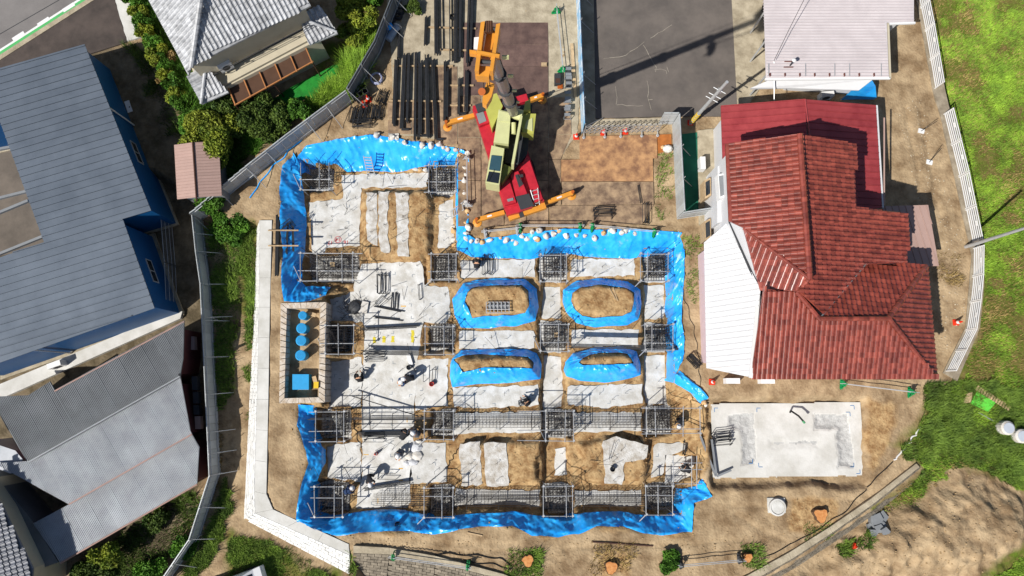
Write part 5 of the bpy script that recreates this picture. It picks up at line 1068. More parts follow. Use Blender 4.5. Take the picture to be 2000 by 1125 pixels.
for i in range(3):
    for j in range(2):
        p = at(696+i*8+j*5,187-i*5+j*9,.0); ang = R(35); f_ = MB()
        for s_ in (-1,1): f_.box(p+Vector((math.cos(ang)*s_*.17,math.sin(ang)*s_*.17,.35)), (.03,.36,.7), ang).box(p+Vector((-math.sin(ang)*s_*.17,math.cos(ang)*s_*.17,.35)), (.34,.03,.7), ang)
        f_.build('bin', m_dgray, o)
roll(885,35,.2,m_rubber,'small black cable coil on yard concrete')
# poles
def upole(bx, by, tx, ty, h, r, label, strips_=True):
    b_ = onpx(bx, by); T_ = at(tx, ty, h); t = thing('utility_pole', b_, label, 'pole'); MB().bar(b_, T_, r, 12, r*.7).build('shaft', m_galv, t)
    if strips_:
        for k in range(5): MB().bar(b_.lerp(T_, .06+.045*k), b_.lerp(T_, .08+.045*k), r*1.15, 12).build('yellow_band', M('yellow', (240,200,40)), t)
        for u in (.62,.7,.82): c = b_.lerp(T_, u); MB().bar(c+Vector((-.35,.2,0)), c+Vector((.35,-.2,0)), .03).build('cross_arm', m_galv, t)
        for u in (.3,.38,.46,.54,.66,.74,.78,.86): c = b_.lerp(T_, u); MB().bar(c, c+Vector((.22*(1 if int(u*50) % 2 else -1),.12,0)), .015).build('step_bolt', m_galv, t)
        c = b_.lerp(T_, .78); MB().box(c+Vector((.1,.1,0)), (.25,.2,.35)).build('junction_box', m_galv, t)
    return t, T_
t, tp = upole(1348,241,1420,160,6.6,.13,'grey utility pole with yellow bands and a cone at its foot')
t, tp = upole(1886,482,2010,443,5.5,.12,'plain grey steel pole rising beside the balustrade',False)
# wire fence post, stays and white footing plates in the side yard
for k, (x, y, dx, dy) in enumerate(((1799,256,32,-20),(1815,317,24,-28))):
    o = thing('stay_plate', at(x,y,0), 'white footing plate of a black stay, %s one in the sandy yard' % ('upper','lower')[k], 'footing'); MB().box(at(x,y,.05), (.4,.3,.08), R(-15)).build('plate', m_white, o); MB().bar(at(x,y,.1), at(x+dx,y+dy,1.0), .02).build('stay', m_rubber, o)
# manhole, stumps, rubble, planks on the right
o = thing('manhole', onpx(1516,988), 'round pale concrete manhole ring on brown soil', 'manhole'); p = onpx(1516,990); MB().lathe((p.x,p.y,-.2), [(.52,0),(.52,.45),(.42,.46),(.42,.38)], 24).build('ring', m_cwhite, o); MB().lathe((p.x,p.y,.1), [(.4,0),(.4,.11),(.3,.12)], 20).build('cover', m_conc, o); MB().box((p.x,p.y+.1,.0), (1.1,.9,.1)).build('footing', m_conc, o)
m_stump = M('fresh_stump', (222,160,100), .9, sc=6, c2=(196,126,70)); m_bark = M('bark', (110,84,62), .95, .4, 8, bump=.6)
def stump(x, y, r, label):
    p = onpx(x, y); t = thing('tree_stump', p, label, 'tree stump', 'cut tree stumps'); n = 18; sd_ = random.random()*9
    Rr = [r*(1+.13*math.sin(3*math.tau*k/n+sd_)+.1*random.uniform(-1,1)) for k in range(n)]
    P = [p+Vector((Rr[k]*math.cos(math.tau*k/n), Rr[k]*math.sin(math.tau*k/n), .3)) for k in range(n)]
    MB().prism([q.lerp(p, -.12) for q in P], p.z-.2, p.z+.28, top=P).build('trunk', m_bark, t); MB().prism(inset(P, .03), p.z+.27, p.z+.3).build('cut_face', m_stump, t)
stump(1031,1093,.36,'cut tree stump in weeds, leftmost along the bottom edge'); stump(1193,1107,.38,'cut tree stump on orange soil at the bottom edge'); stump(1294,1104,.2,'small cut stump beside a green bush'); stump(1458,1087,.28,'cut stump at the end of the dark barrier'); stump(1600,1005,.42,'large cut stump on orange soil near the manhole')
for k in range(14):
    p = onpx(1695+random.uniform(0,34), 1005+random.uniform(0,36), -1.3); s_ = random.uniform(.25,.55); q = [p+Vector((s_*math.cos(a_)*random.uniform(.5,1),s_*math.sin(a_)*random.uniform(.5,1),0)) for a_ in np.linspace(0,5.2,5)]
    MB().prism(q, p.z-.1, p.z+.12+random.random()*.12).build('rubble_slab', m_gray if k else m_gray, label='broken grey pavement slab, %s of the rubble heap below the wall' % ORD[k], cat='rubble', group='broken slabs in the rubble heap')
o = thing('foam_pad', onpx(1932,780,-1.3), 'bright green board on the grass beside pallet rails', 'board'); MB().px([(1908,765),(1946,785),(1930,804),(1896,788)], -1.15, -1.25).build('board', M('bright_green',(110,230,80),.6,.08), o); MB().px([(1890,768),(1900,766),(1896,786),(1880,788)], -1.1, -1.25).build('brown_box', m_wood, o)
t = thing('slatted_rail', onpx(1938,778,-1.3), 'pale slatted rail lying on the grass beside green board', 'rail')
for k in range(14): MB().box(at(1909+k*4.7,758+k*3.0,-1.12), (.12,.34,.06), R(-32)).build('slat', m_wood, t)
MB().beam(at(1906,755,-1.2), at(1972,797,-1.2), .28, .06).build('carrier', m_dbrn, t)
o = thing('white_bulk_bag', onpx(1980,845,-1.3), 'white plastic drums wrapped together at the right edge', 'drums')
for x, y in ((1970,836),(1998,852)): p = at(x,y,-.6); MB().lathe((p.x,p.y,-1.3), [(.4,0),(.45,.1),(.45,.65),(.36,.72)], 16).build('drum', m_bag, o); MB().lathe((p.x,p.y,-.6), [(.34,0),(.34,.05)], 16).build('drum_lid', M('pale_grey',(196,204,216),.5,.1), o)
MB().bar(onpx(1910,805,-1.3)+Vector((0,0,.05)), onpx(1956,832,-1.3)+Vector((0,0,.05)), .06).build('pipe', m_gray, label='short grey pipe lying in grass near the white drums', cat='pipe')
def hose(P, r, label, mat=m_rubber, nm='hose', cat='hose'):
    Q = spline([onpx(x, y)+Vector((0,0,r)) for x, y in P], 40); Q = [Vector((q.x+.06*math.sin(i*.9), q.y+.06*math.cos(i*.7), hz(q.x,q.y)+r)) for i, q in enumerate(Q)]
    MB().path(Q, r).build(nm, mat, label=label, cat=cat)
hose([(1490,1090),(1560,1055),(1620,1020),(1665,985),(1700,945),(1745,900)], .03, 'black hose running along the curving old wall'); hose([(1745,900),(1770,870),(1790,845),(1800,832)], .045, 'white hose end in the grass above the old wall', m_white); hose([(905,1095),(960,1102),(1000,1110),(980,1090),(900,1082),(850,1082)], .035, 'tangled black cable beside the bottom barrier', nm='cable', cat='cable')
hose([(640,215),(600,262),(560,300),(520,340),(490,385)], .04, 'blue hose along the diagonal hoarding', m_tarp); hose([(1330,560),(1355,640),(1365,700),(1368,760)], .02, 'thin dark cable on sand beside the white roof', nm='cable', cat='cable')
for k, (x0, y0, x1, y1, lb) in enumerate(((1190,563,1202,585,'loose timber stick on the oval island, left'),(1197,562,1206,588,'loose timber stick on the oval island, right'),(913,1040,942,1046,'pale timber stick below the bottom tarp'),(1155,1058,1275,1066,'long thin brown timber on soil below the bottom tarp'))): MB().beam(onpx(x0,y0,-.3)+Vector((0,0,.05)), onpx(x1,y1,-.3)+Vector((0,0,.05)), .07, .05).build('timber_stick', m_wood if k < 3 else m_dbrn, label=lb, cat='timber')
p = onpx(1540,805,-.35); o = thing('bent_pipe', p, 'black bent pipe with green tip standing on the big slab', 'pipe'); MB().path([Vector((p.x,p.y,-.3)), Vector((p.x-.1,p.y+.1,.1)), Vector((p.x+.2,p.y-.2,.5)), Vector((p.x+.5,p.y-.6,.6))], .06).build('pipe', m_rubber, o); MB().bar((p.x+.4,p.y-.5,.58), (p.x+.52,p.y-.64,.6), .07).build('tip', m_stripg, o)
for x0, y0, x1, y1, lb in ((1368,852,1398,930,'long grey pipe across the left edge of big slab, left'),(1390,858,1399,928,'grey pipe along the left edge of big slab, right'),(1400,930,1428,918,'grey beam end on lower left slab corner')): MB().beam(at(x0,y0,-.1), at(x1,y1,-.1), .12, .1).build('steel_pipe', m_gray, label=lb, cat='pipe')
t = thing('plastic_heap', at(805,880,PB), 'heap of clear plastic wrap and white sacks on the slab', 'plastic')
for k, (x, y, s_) in enumerate(((812,873,.45),(800,890,.3),(795,905,.28),(815,890,.4),(806,903,.4),(820,862,.3))): MB().lathe(at(x,y,PB+.04), [(s_*.6,0),(s_,.03),(s_*random.uniform(.6,.95),.12),(s_*random.uniform(.2,.5),.2),(.02,.22)], 7, 1, random.uniform(.4,1)).build('sack', M('clear_film',(226,228,232),.2,.15,5) if k % 2 == 0 else m_bag, t)
MB().px([(708,588),(720,590),(716,612),(700,610)], PB+.2, PB+.02).build('white_bag', m_bag, label='white bag among rebar scraps on the slab', cat='bag')
MB().box(at(800,702,PB+.2), (.25,.75,.05), R(18)).box(at(800,702,PB+.14), (.2,.6,.08), R(18)).build('white_board', m_white, label='white board lying beside steel lengths on the slab', cat='board')
t = thing('scrap_heap', at(690,605,PB), 'heap of wire and rebar scraps at the left of central slab', 'scrap'); mb = MB()
for k in range(90):
    p = at(690+random.gauss(0,13), 602+random.gauss(0,9), PB+.06); a_ = random.random()*6.28; l_ = random.uniform(.2,.7); mb.bar(p, p+Vector((l_*math.cos(a_),l_*math.sin(a_),random.uniform(0,.3))), .012, 4)
mb.build('wire_scraps', m_rebar, t, kind='stuff'); MB().lathe(at(695,600,PB), [(.4,0),(.5,.1),(.3,.3),(.1,.36)], 12).build('wire_coil', m_dgray, t)
# ------------------------------------------------------------------ workers
POSE = dict(
 bend=dict(fl=(-.13,0,.05),fr=(.13,.06,.05),kl=(-.13,.06,.48),kr=(.13,.12,.48),hl=(-.1,-.1,.86),hr=(.1,-.1,.86),pel=(0,-.12,.92),che=(0,.2,1.14),nek=(0,.38,1.16),hed=(0,.5,1.14),sl=(-.2,.26,1.14),sr=(.2,.26,1.14),el=(-.27,.36,.86),er=(.27,.36,.86),wl=(-.16,.5,.62),wr=(.16,.5,.62)),
 crouch=dict(fl=(-.15,0,.05),fr=(.15,.05,.05),kl=(-.18,.32,.48),kr=(.18,.36,.46),hl=(-.12,-.06,.32),hr=(.12,-.06,.32),pel=(0,-.1,.36),che=(0,.1,.76),nek=(0,.2,.92),hed=(0,.28,1.04),sl=(-.2,.13,.84),sr=(.2,.13,.84),el=(-.27,.32,.62),er=(.27,.32,.62),wl=(-.12,.54,.42),wr=(.12,.54,.42)),
 stand=dict(fl=(-.12,0,.05),fr=(.12,.1,.05),kl=(-.11,.03,.5),kr=(.11,.1,.5),hl=(-.1,0,.9),hr=(.1,0,.9),pel=(0,0,.97),che=(0,.02,1.32),nek=(0,.03,1.48),hed=(0,.06,1.6),sl=(-.2,.02,1.42),sr=(.2,.02,1.42),el=(-.26,.08,1.14),er=(.26,.08,1.14),wl=(-.2,.3,1.0),wr=(.2,.3,1.0)))
RAD = dict(fl=.06,fr=.06,kl=.075,kr=.075,hl=.1,hr=.1,pel=.15,che=.17,nek=.065,hed=.1,sl=.08,sr=.08,el=.055,er=.055,wl=.038,wr=.038)
ED = [('pel','che'),('che','nek'),('nek','hed'),('che','sl'),('sl','el'),('el','wl'),('che','sr'),('sr','er'),('er','wr'),('pel','hl'),('hl','kl'),('kl','fl'),('pel','hr'),('hr','kr'),('kr','fr')]
m_skin = M('skin', (214,164,130), .6, .1); m_cloth = [M('black_workwear',(46,46,50),.9,.25,6), M('navy_workwear',(46,66,104),.9,.25,6), M('grey_workwear',(120,122,126),.9,.2,6)]
def body_mesh(pose):
    J = POSE[pose]; ks = list(J); me_ = bpy.data.meshes.new('b'); me_.from_pydata([J[k] for k in ks], [(ks.index(a_), ks.index(b_)) for a_, b_ in ED], [])
    o = bpy.data.objects.new('b', me_); COL.objects.link(o); md = o.modifiers.new('s', 'SKIN'); o.modifiers.new('u', 'SUBSURF').levels = 1
    for i, k in enumerate(ks):
        sv = me_.skin_vertices[0].data[i]; sv.radius = (RAD[k], RAD[k]); sv.use_root = (k == 'pel')
    bpy.context.view_layer.update(); ev = bpy.data.meshes.new_from_object(o.evaluated_get(bpy.context.evaluated_depsgraph_get())); bpy.data.objects.remove(o)
    vs_ = [tuple(v.co) for v in ev.vertices]; fs_ = [tuple(p.vertices) for p in ev.polygons]; mb = MB(); mb.v = vs_; mb.f = fs_; mb.r = [.5]*len(fs_); mi = []
    for f in fs_:
        c = sum((Vector(vs_[i]) for i in f), Vector())/len(f); k = min(ks, key=lambda q: (Vector(J[q])-c).length); mi.append(1 if k in ('hed','wl','wr','nek') else (2 if k in ('fl','fr') else 0))
    for s_, w_, e_ in ((-1,'wl','el'),(1,'wr','er')):   # fingers
        W = Vector(J[w_]); d_ = (W-Vector(J[e_])).normalized(); sd_ = d_.cross(Vector((0,0,1))).normalized()
        for q in range(4): a_ = W+d_*.05+sd_*(q-1.5)*.021; L_ = (.07,.08,.075,.06)[q]; m_ = a_+d_*L_*.55; n0 = len(mb.f); mb.bar(a_-d_*.06, m_, .011, 5).bar(m_, m_+(d_+Vector((0,0,-.6))).normalized()*L_*.5, .01, 5, .008); mi += [1]*(len(mb.f)-n0)
        n0 = len(mb.f); mb.bar(W, W+(d_*.5-sd_*s_*.7).normalized()*.08, .013, 5, .009); mi += [1]*(len(mb.f)-n0)
    hd = Vector(J['hed']); n0 = len(mb.f); mb.lathe(hd+Vector((0,.105,-.02)), [(.012,0),(.016,.02),(.01,.045)], 6); mi += [1]*(len(mb.f)-n0)
    return mb, mi, hd
BODY = {k: body_mesh(k) for k in POSE}
def worker(px, py, pose, rz, cl, label, helmet=True, z0=PB):
    p = onpx(px, py, z0); p.z += .05; mb, mi, hd = BODY[pose]; t = thing('person', p, label, 'person', 'workers in the pit', R(rz))
    me_ = mb.mesh('body', [m_cloth[cl], m_skin, m_rubber], True); me_.polygons.foreach_set('material_index', mi)
    b_ = put('body', me_, t); b_.matrix_parent_inverse = Matrix()
    if helmet: h_ = MB().lathe(hd+Vector((0,-.01,.0)), [(.165,.0),(.135,.02),(.13,.08),(.09,.14),(.03,.16)], 14, 1, 1.15).build('helmet', m_white, t, smooth=True); h_.matrix_parent_inverse = Matrix()
    else: h_ = MB().lathe(hd+Vector((0,-.02,.01)), [(.11,-.03),(.118,.03),(.1,.09),(.04,.125)], 12, 1, 1.1).build('hair', m_rubber, t, smooth=True); h_.matrix_parent_inverse = Matrix()
    return t
worker(706,742,'crouch',10,0,'person in black crouching on slab beside the tank box',False); worker(808,738,'bend',100,0,'person in black bending left beside a white bucket'); worker(795,742,'crouch',120,1,'person in navy crouching in front of the bending worker'); worker(728,927,'bend',190,0,'person in black with white helmet bending at black frames')
worker(790,852,'bend',-30,0,'person in black bending beside the fourth row cage',False); worker(785,880,'crouch',160,2,'person in grey crouching beside yellow tray'); worker(683,956,'bend',-60,1,'person in navy bending at the bottom left cage'); worker(932,522,'crouch',0,0,'person in black crouching below the crossing tarp',False)
worker(1325,818,'bend',150,0,'person in black with white helmet inside the fourth row frame'); worker(1338,915,'bend',60,0,'person in black bending inside the lower right pipe frame',False); worker(818,848,'crouch',60,2,'person in grey crouching by the fourth row cage'); worker(1030,788,'crouch',40,0,'person in black crouching on the strip below the third ring',False)
def bucket(x, y, mat, lb):
    p = onpx(x, y, PB); t = thing('bucket', p, lb, 'bucket'); MB().lathe((p.x,p.y,p.z+.05), [(.12,0),(.16,.3),(.17,.3),(.15,.28),(.11,.03)], 14).build('pail', mat, t); MB().path([Vector((p.x+.16*math.cos(a_),p.y,p.z+.35+.12*math.sin(a_))) for a_ in np.linspace(0,3.14,8)], .01, 4).build('handle', m_rubber, t)
bucket(800,718,m_dgray,'dark bucket above the bending worker'); bucket(844,750,M('cone_red',(238,62,34)),'red bucket right of the bending worker'); bucket(1195,915,m_rubber,'black bucket on the L shaped strip'); bucket(778,1022,m_rubber,'black pump bucket on the bottom tarp')
# ------------------------------------------------------------------ cars (partly in frame)
def car(p, rz, mat, label):
    t = thing('car', p, label, 'car', None, rz); prof = [(-2.1,.35),(-2.15,.8),(-1.9,1.0),(-1.2,1.05),(-.6,1.45),(.9,1.5),(1.7,1.05),(2.1,.95),(2.15,.4)]
    mb = MB(); n = len(prof); ws = [.8,.84,.84,.82,.66,.66,.82,.84,.8]
    vs_ = [(x, -w_, z) for (x, z), w_ in zip(prof, ws)]+[(x, w_, z) for (x, z), w_ in zip(prof, ws)]
    mb.add(vs_, [(i, i+1, n+i+1, n+i) for i in range(n-1)]+[tuple(range(n-1,-1,-1)), tuple(range(n,2*n)), (0, n, 2*n-1, n-1)]); L_ = []
    L_.append(mb.build('body', mat, t))
    for x0, x1 in ((-1.15,-.65),(.95,1.6)):
        i, j = (3, 4) if x0 < 0 else (5, 6); a_ = Vector((prof[i][0],0,prof[i][1])); b_ = Vector((prof[j][0],0,prof[j][1])); nn = Vector((-(b_.z-a_.z),0,b_.x-a_.x)).normalized()*.012
        L_.append(MB().add([a_.lerp(b_,.12)+nn+Vector((0,-.62,0)), a_.lerp(b_,.88)+nn+Vector((0,-.6,0)), a_.lerp(b_,.88)+nn+Vector((0,.6,0)), a_.lerp(b_,.12)+nn+Vector((0,.62,0))], ((0,1,2,3),)).build('windscreen', m_gwin, t))
    for x in (-1.3, 1.3):
        for y in (-.78, .78): L_.append(MB().bar((x,y-.1,.31), (x,y+.1,.31), .31, 16).build('wheel', m_rubber, t))
    for y in (-.65,.65): L_.append(MB().box((-2.12,y,.75), (.08,.26,.14)).build('tail_light', m_conered, t)); L_.append(MB().box((2.12,y,.72), (.08,.3,.14)).build('headlight', m_white, t))
    for s_ in (-.9,.9): L_.append(MB().box((-.45,s_,1.0), (.12,.16,.1)).build('mirror', mat, t))
    for o_ in L_: o_.matrix_parent_inverse = Matrix()
m_car = M('car_white', (244,244,246), .25, .03, spec=.6)
car(onpx(462,1148,-.9), R(20), m_car, 'white car cut off by the bottom edge at lower left'); car(at(1513,55,.08), R(88), m_car, 'white car mostly hidden under the off-white roof')
# ------------------------------------------------------------------ vegetation
def leafmat(n, a_, b_): return M(n, a_, .7, sc=1.1, c2=b_, attr=.5, spec=.25, K=.8)
m_l1 = leafmat('leaf_dark', (92,112,44), (52,78,28)); m_l2 = leafmat('leaf_yellow', (150,158,52), (92,116,36)); m_l3 = leafmat('leaf_fresh', (96,140,44), (62,104,32)); m_g1 = leafmat('grass_fresh', (152,188,62), (108,140,48)); m_g2 = leafmat('grass_dark', (126,154,60), (86,112,46)); m_g3 = leafmat('grass_dry', (176,150,98), (128,108,64))
def leaves(C, n, s, flat=.0, jitter=1.0):
    """n random two-triangle leaves round the given centres (numpy n x 3)"""
    N = RNG.normal(size=(n, 3)); N[:, 2] = np.abs(N[:, 2])+flat; N /= np.linalg.norm(N, axis=1, keepdims=True)
    A = np.cross(N, RNG.normal(size=(n, 3))); A /= np.linalg.norm(A, axis=1, keepdims=True); B_ = np.cross(N, A)
    S = (s*(.5+RNG.random(n)))[:, None]
    V = np.stack([C-A*S, C-B_*S*.45, C+A*S, C+B_*S*.45], 1).reshape(-1, 3); return V
def fast(name, V, mat, per=4, r=None, **kw):
    n = len(V)//per; me_ = bpy.data.meshes.new(name); me_.vertices.add(len(V)); me_.vertices.foreach_set('co', V.astype(np.float32).ravel())
    me_.loops.add(len(V)); me_.loops.foreach_set('vertex_index', np.arange(len(V), dtype=np.int32)); me_.polygons.add(n); me_.polygons.foreach_set('loop_start', np.arange(0, len(V), per, dtype=np.int32)); me_.update()
    a_ = me_.attributes.new('rnd', 'FLOAT', 'FACE'); a_.data.foreach_set('value', (RNG.random(n) if r is None else r).astype(np.float32)); me_.materials.append(mat)
    return put(name, me_, kw.pop('parent', None), **kw)
def plant(px, py, r, h, label, mat, cat='bush', dens=260, ls=.1, trunk=True, name='bush', lobes=9, group=None):
    p = onpx(px, py); t = thing(name, p, label, cat, group); V = []; sh = []
    for k in range(lobes):
        a_ = random.random()*6.28; d_ = r*math.sqrt(random.random())*.75; c = np.array([p.x+d_*math.cos(a_), p.y+d_*math.sin(a_), p.z+h*random.uniform(.35,.8)]); lr = r*random.uniform(.28,.5)
        n = int(dens*lr*lr*18)+40; U = RNG.normal(size=(n,3)); U /= np.linalg.norm(U, axis=1, keepdims=True); rad = lr*(.55+.5*RNG.random(n))[:, None]
        V.append(leaves(c+U*rad*np.array([1,1,h/r*.55 if h < r*2 else 1.0]), n, ls)); sh.append(RNG.random(n)*.6+.4*random.random())
    fast('crown', np.concatenate(V), mat, parent=t, r=np.concatenate(sh))
    b_ = MB().bar(p-Vector((0,0,.1)), p+Vector((0,0,h*.55)), .05+r*.04, 7, .04)
    for k in range(4): a_ = k*1.6+random.random(); b_.bar(p+Vector((0,0,h*.4)), p+Vector((r*.55*math.cos(a_), r*.55*math.sin(a_), h*.7)), .04, 5, .015)
    b_.build('trunk', m_bark, t); return t
for k, (x, y) in enumerate(((262,-6),(270,14),(279,34),(288,55),(297,76),(306,95),(315,113),(324,131),(333,150),(342,170),(350,189),(358,208))): plant(x, y, .72, 1.1, 'clump of the narrow hedge left of the tiled house, %s from the top' % ORD[k], m_l3 if k % 2 else m_l2, 'hedge', lobes=8, name='hedge_clump', group='clumps of the hedge')
plant(440,285,2.0,2.4,'large yellow green bush right of the brown shed',m_l2,lobes=14); plant(398,248,1.3,1.8,'dark green bush above the brown shed',m_l3); plant(480,232,1.7,2.2,'dark bush left of the lawn',m_l1,lobes=12); plant(535,240,1.5,1.8,'dark bush between lawn and diagonal hoarding',m_l1,lobes=12); plant(590,215,1.0,1.2,'small green bush at the lower edge of the lawn',m_l3)
plant(712,42,1.5,3.0,'yellow green tree at the top beside the shaded hoarding',m_l2,'tree',lobes=12,name='garden_tree'); plant(735,8,1.2,2.4,'green tree at the top edge beside the shaded hoarding',m_l3,'tree',name='garden_tree'); plant(690,75,1.1,1.6,'yellow green bush below the top tree',m_l2); plant(805,25,.6,.8,'small dark weed clump on sand at the top',m_l1); plant(418,400,1.0,1.1,'green bush below the brown shed',m_l3); plant(455,445,1.3,1.0,'green bush in shade of the hoarding corner',m_l3)
plant(243,1072,1.0,2.4,'small round yellow green tree at lower left',m_l2,'tree',lobes=9,name='garden_tree'); plant(310,1008,.9,1.0,'dark bush beside the low grey building',m_l1); plant(365,1068,.9,.7,'green bush inside the bending hoarding',m_l3); plant(190,1110,1.2,.9,'dark green bush at the bottom left edge',m_l1); plant(300,1105,1.0,.8,'green bush between path and hoarding at bottom',m_l3)
plant(1306,1096,.75,.6,'bright green bush beside a small stump',m_l3,lobes=12)
plant(333,118,.5,.7,'dry grass clump at the yard edge beside the hedge',m_g3); plant(325,165,.5,.7,'dry grass clump in the shaded yard',m_g3)
def grass(label, poly, dens, h, mat, z=0.0, seed=0, patch=.0, name='grass'):
    P = pts(poly, z); x0, x1 = max(-40, min(p.x for p in P)), min(40, max(p.x for p in P)); y0, y1 = max(-14, min(p.y for p in P)), min(30, max(p.y for p in P)); n = int((x1-x0)*(y1-y0)*dens)
    X = RNG.uniform(x0, x1, n); Y = RNG.uniform(y0, y1, n); d_ = sdist(P, X, Y)+fbm(X, Y, 1.0, 44+seed)*.8; q = fbm(X, Y, 1.7, 60+seed)
    keep = (d_ > 0) & ((q > -.12) | (RNG.random(n) > patch)); X = X[keep]; Y = Y[keep]; q = q[keep]; n = len(X)
    i = np.clip(np.searchsorted(TX, X)-1, 0, nx-2); j = np.clip(np.searchsorted(TY, Y)-1, 0, ny-2); Z = GZ[j, i]
    hh = h*(.5+RNG.random(n))*(1+q); a_ = RNG.random(n)*6.28; w_ = .018+.012*RNG.random(n); le = hh*(.5+.6*RNG.random(n)); az = a_+1.57
    b0 = np.stack([X+w_*np.cos(az), Y+w_*np.sin(az), Z-.03], 1); b1 = np.stack([X-w_*np.cos(az), Y-w_*np.sin(az), Z-.03], 1); tp = np.stack([X+le*np.cos(a_), Y+le*np.sin(a_), Z+hh], 1)
    V = np.stack([b0, b1, tp], 1).reshape(-1, 3); r = np.clip(.5+q*.9+RNG.normal(size=n)*.18, 0, 1)
    return fast(name, V, mat, 3, r, label=label, cat='grass', kind='stuff')
grass('bright green grass field beyond the white balustrade', GRASS_R, 900, .12, m_g1, -1.2, 1, .8); grass('taller grass at the lower right below the balustrade', [(1880,745),(2100,760),(2100,1000),(1960,930),(1880,905),(1810,950),(1750,960),(1800,900),(1740,880),(1800,800)], 900, .28, m_g2, -1.2, 2, .3); grass('dry grass clump at the right end of the red house', [(1785,745),(1865,745),(1850,800),(1790,805)], 700, .35, m_g2, -.4, 3)
grass('grass in the lower right corner beyond the soil heap', [(1925,1130),(2010,1070),(2200,1020),(2200,1250)], 700, .15, m_g1, -1.2, 4); grass('tall grass slope left of the shaded hoarding', [(655,150),(700,70),(745,55),(690,185),(600,232),(590,215)], 900, .5, m_g1, 0, 5); grass('grass strip along the white block wall', [(462,432),(505,432),(498,600),(492,700),(486,820),(480,690),(478,560)], 700, .22, m_g2, -.9, 6, .4); grass('green weeds inside the upright hoarding', [(410,440),(470,440),(462,620),(455,780),(424,800),(414,600)], 350, .3, m_g2, -.9, 7, .6)
grass('grass along the lower left hoarding and wall', [(440,930),(455,1000),(420,1080),(370,1140),(345,1140),(395,1050),(430,960)], 800, .3, m_g2, -.9, 8, .3); grass('grass below the lower end of white block wall', [(450,1040),(500,1045),(560,1080),(660,1125),(640,1180),(440,1150)], 700, .2, m_g2, -.9, 9, .7); grass('sparse weeds on sand beside the steel plates', [(1283,300),(1312,300),(1320,420),(1285,440),(1330,470),(1370,450),(1372,560),(1345,600),(1338,470),(1280,440)], 160, .2, m_g2, 0, 10, .9); grass('weeds between old wall and stumps', [(990,1070),(1060,1070),(1060,1125),(980,1125)], 300, .2, m_g2, 0, 11, .6)
grass('small weed patch where the white wall ends', [(683,1060),(692,1060),(695,1125),(684,1125)], 900, .25, m_g2, -.5, 12); grass('dry brush in the shade of the hoarding', [(420,800),(440,900),(420,1000),(400,980),(425,900)], 300, .25, m_g3, -.9, 13)
grass('weeds round the leftmost stump', [(1000,1075),(1055,1072),(1060,1130),(990,1130)], 260, .22, m_g2, 0, 14, .5); grass('weeds above the orange soil stump', [(1160,1065),(1240,1062),(1245,1120),(1150,1125)], 110, .2, m_g3, 0, 15, .6); grass('weeds beside the barrier end stump', [(1445,1060),(1490,1055),(1490,1105),(1450,1110)], 300, .22, m_g2, 0, 16, .5)
grass('weeds below the large stump', [(1570,1020),(1630,1020),(1630,1050),(1570,1055)], 400, .2, m_g2, 0, 17, .5); grass('weeds beside the broken pavement slabs', [(1625,1065),(1700,1025),(1700,1075),(1640,1085)], 700, .22, m_g2, -1.3, 18, .3); grass('dry stalks over the bare field patches', GRASS_R, 120, .14, m_g3, -1.2, 19, .2)
grass('dry weeds along the sandy side yard', [(1800,470),(1885,490),(1880,560),(1820,560)], 200, .2, m_g3, 0, 20, .6)
def clods(label, poly, n, s0, mat, z=0.0):
    P = pts(poly, z); x0, x1 = min(p.x for p in P), max(p.x for p in P); y0, y1 = min(p.y for p in P), max(p.y for p in P); V = []; c = 0
    X = RNG.uniform(x0, x1, n*3); Y = RNG.uniform(y0, y1, n*3); k = sdist(P, X, Y) > 0; mb = MB()
    for x, y in zip(X[k][:n], Y[k][:n]):
        s_ = s0*random.uniform(.4,1.6)**1.5; h = hz(x, y); a_ = random.random()*6
        q = [Vector((x+s_*math.cos(a_+t_)*random.uniform(.7,1), y+s_*math.sin(a_+t_)*random.uniform(.7,1), h-.02)) for t_ in (0,1.3,2.5,3.8,5.0)]
        mb.prism(q, h-.05, h+s_*.7, top=[p.lerp(Vector((x,y,h)), .4) for p in q])
    return mb.build('soil_clods', mat, label=label, cat='clods', kind='stuff')
m_clod = M('clod', (196,168,128), .95, .3, 3, attr=.2)
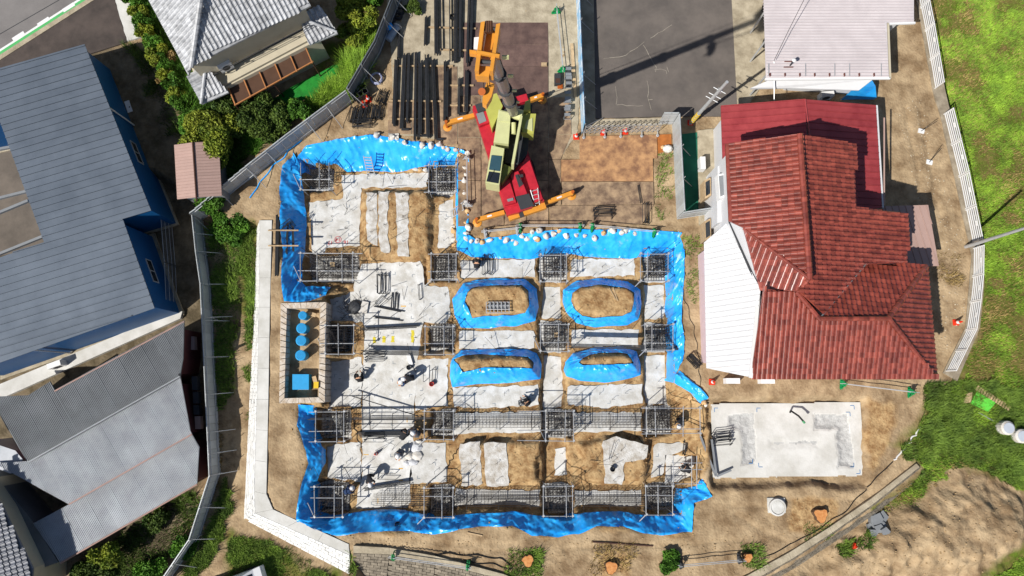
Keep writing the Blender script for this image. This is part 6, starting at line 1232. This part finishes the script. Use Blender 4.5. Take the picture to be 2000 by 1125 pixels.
clods('small clods and stones on the brown soil heap', [(1540,1125),(1640,1060),(1790,975),(1900,925),(2000,1000),(1930,1125)], 500, .04, m_clod, -.8); clods('small clods on soil along the bottom edge', [(620,1045),(1390,1050),(1500,960),(1690,960),(1600,1040),(1440,1120),(1000,1118),(700,1060)], 450, .035, m_clod); clods('small pebbles on the sandy yard right of the red house', [(1740,210),(1800,190),(1880,480),(1885,620),(1840,700),(1830,520)], 350, .035, M('pebble',(214,200,176),.9,.3,3)); clods('clay clods on the pit floor', PIT, 1600, .05, M('clay_clod',(196,160,112),.95,.35,3), -1.5)
mb = MB()
for k in range(260):
    x, y = random.uniform(605,1345), random.uniform(345,1000); p = onpx(x, y, PB)
    if p.z > -.8: continue
    a_ = random.choice((0,1.57,.7,.78,2.3))+random.gauss(0,.15); l_ = random.uniform(.25,1.3); e_ = random.choice((0,0,.5,.9)); d_ = Vector((math.cos(a_)*math.cos(e_), math.sin(a_)*math.cos(e_), math.sin(e_)))  # loose scraps, plus dark rods that imitate the cast shadow lines of rebar
    mb.bar(p+Vector((0,0,.07)), p+Vector((0,0,.07))+d_*l_, .014, 4)
mb.build('rebar_and_shadow_rods', m_rebar, label='thin rebar offcuts and rods standing in for rebar shadow lines on the pit floor', cat='rebar', kind='stuff')
for k, P_ in enumerate(([(700,365),(760,350),(830,350),(845,330)],[(690,500),(705,530),(760,540)],[(905,548),(890,520),(850,500)],[(830,600),(850,620),(880,610),(890,640)],[(880,760),(905,795),(960,785),(1000,800)],[(1110,760),(1150,790),(1180,795),(1200,770)],[(690,820),(700,860),(720,900),(700,930)],[(640,790),(690,775),(720,800),(760,830)],[(860,930),(880,900),(900,870)],[(1250,800),(1240,850),(1270,880),(1262,930)])):
    hose(P_, .025, 'black cable trailing over the pit floor, %s counted from the top' % ORD[k], nm='cable', cat='cable')
grass('dark overgrowth between the hedge and the grey tiled house', [(262,-20),(292,-20),(330,60),(400,195),(470,205),(560,225),(500,300),(450,345),(425,300),(370,240),(330,150)], 700, .45, m_l3, 0, 21, .2)
grass('dark weeds along the edge of the shaded yard', [(245,90),(300,120),(345,230),(360,270),(330,260),(290,160)], 260, .3, m_l1, -.4, 22, .6)
grass('dark garden weeds at the lower left below the grey building', [(150,1100),(300,1010),(385,960),(400,1000),(360,1060),(300,1130),(150,1140)], 260, .3, m_l1, -.9, 23, .6)
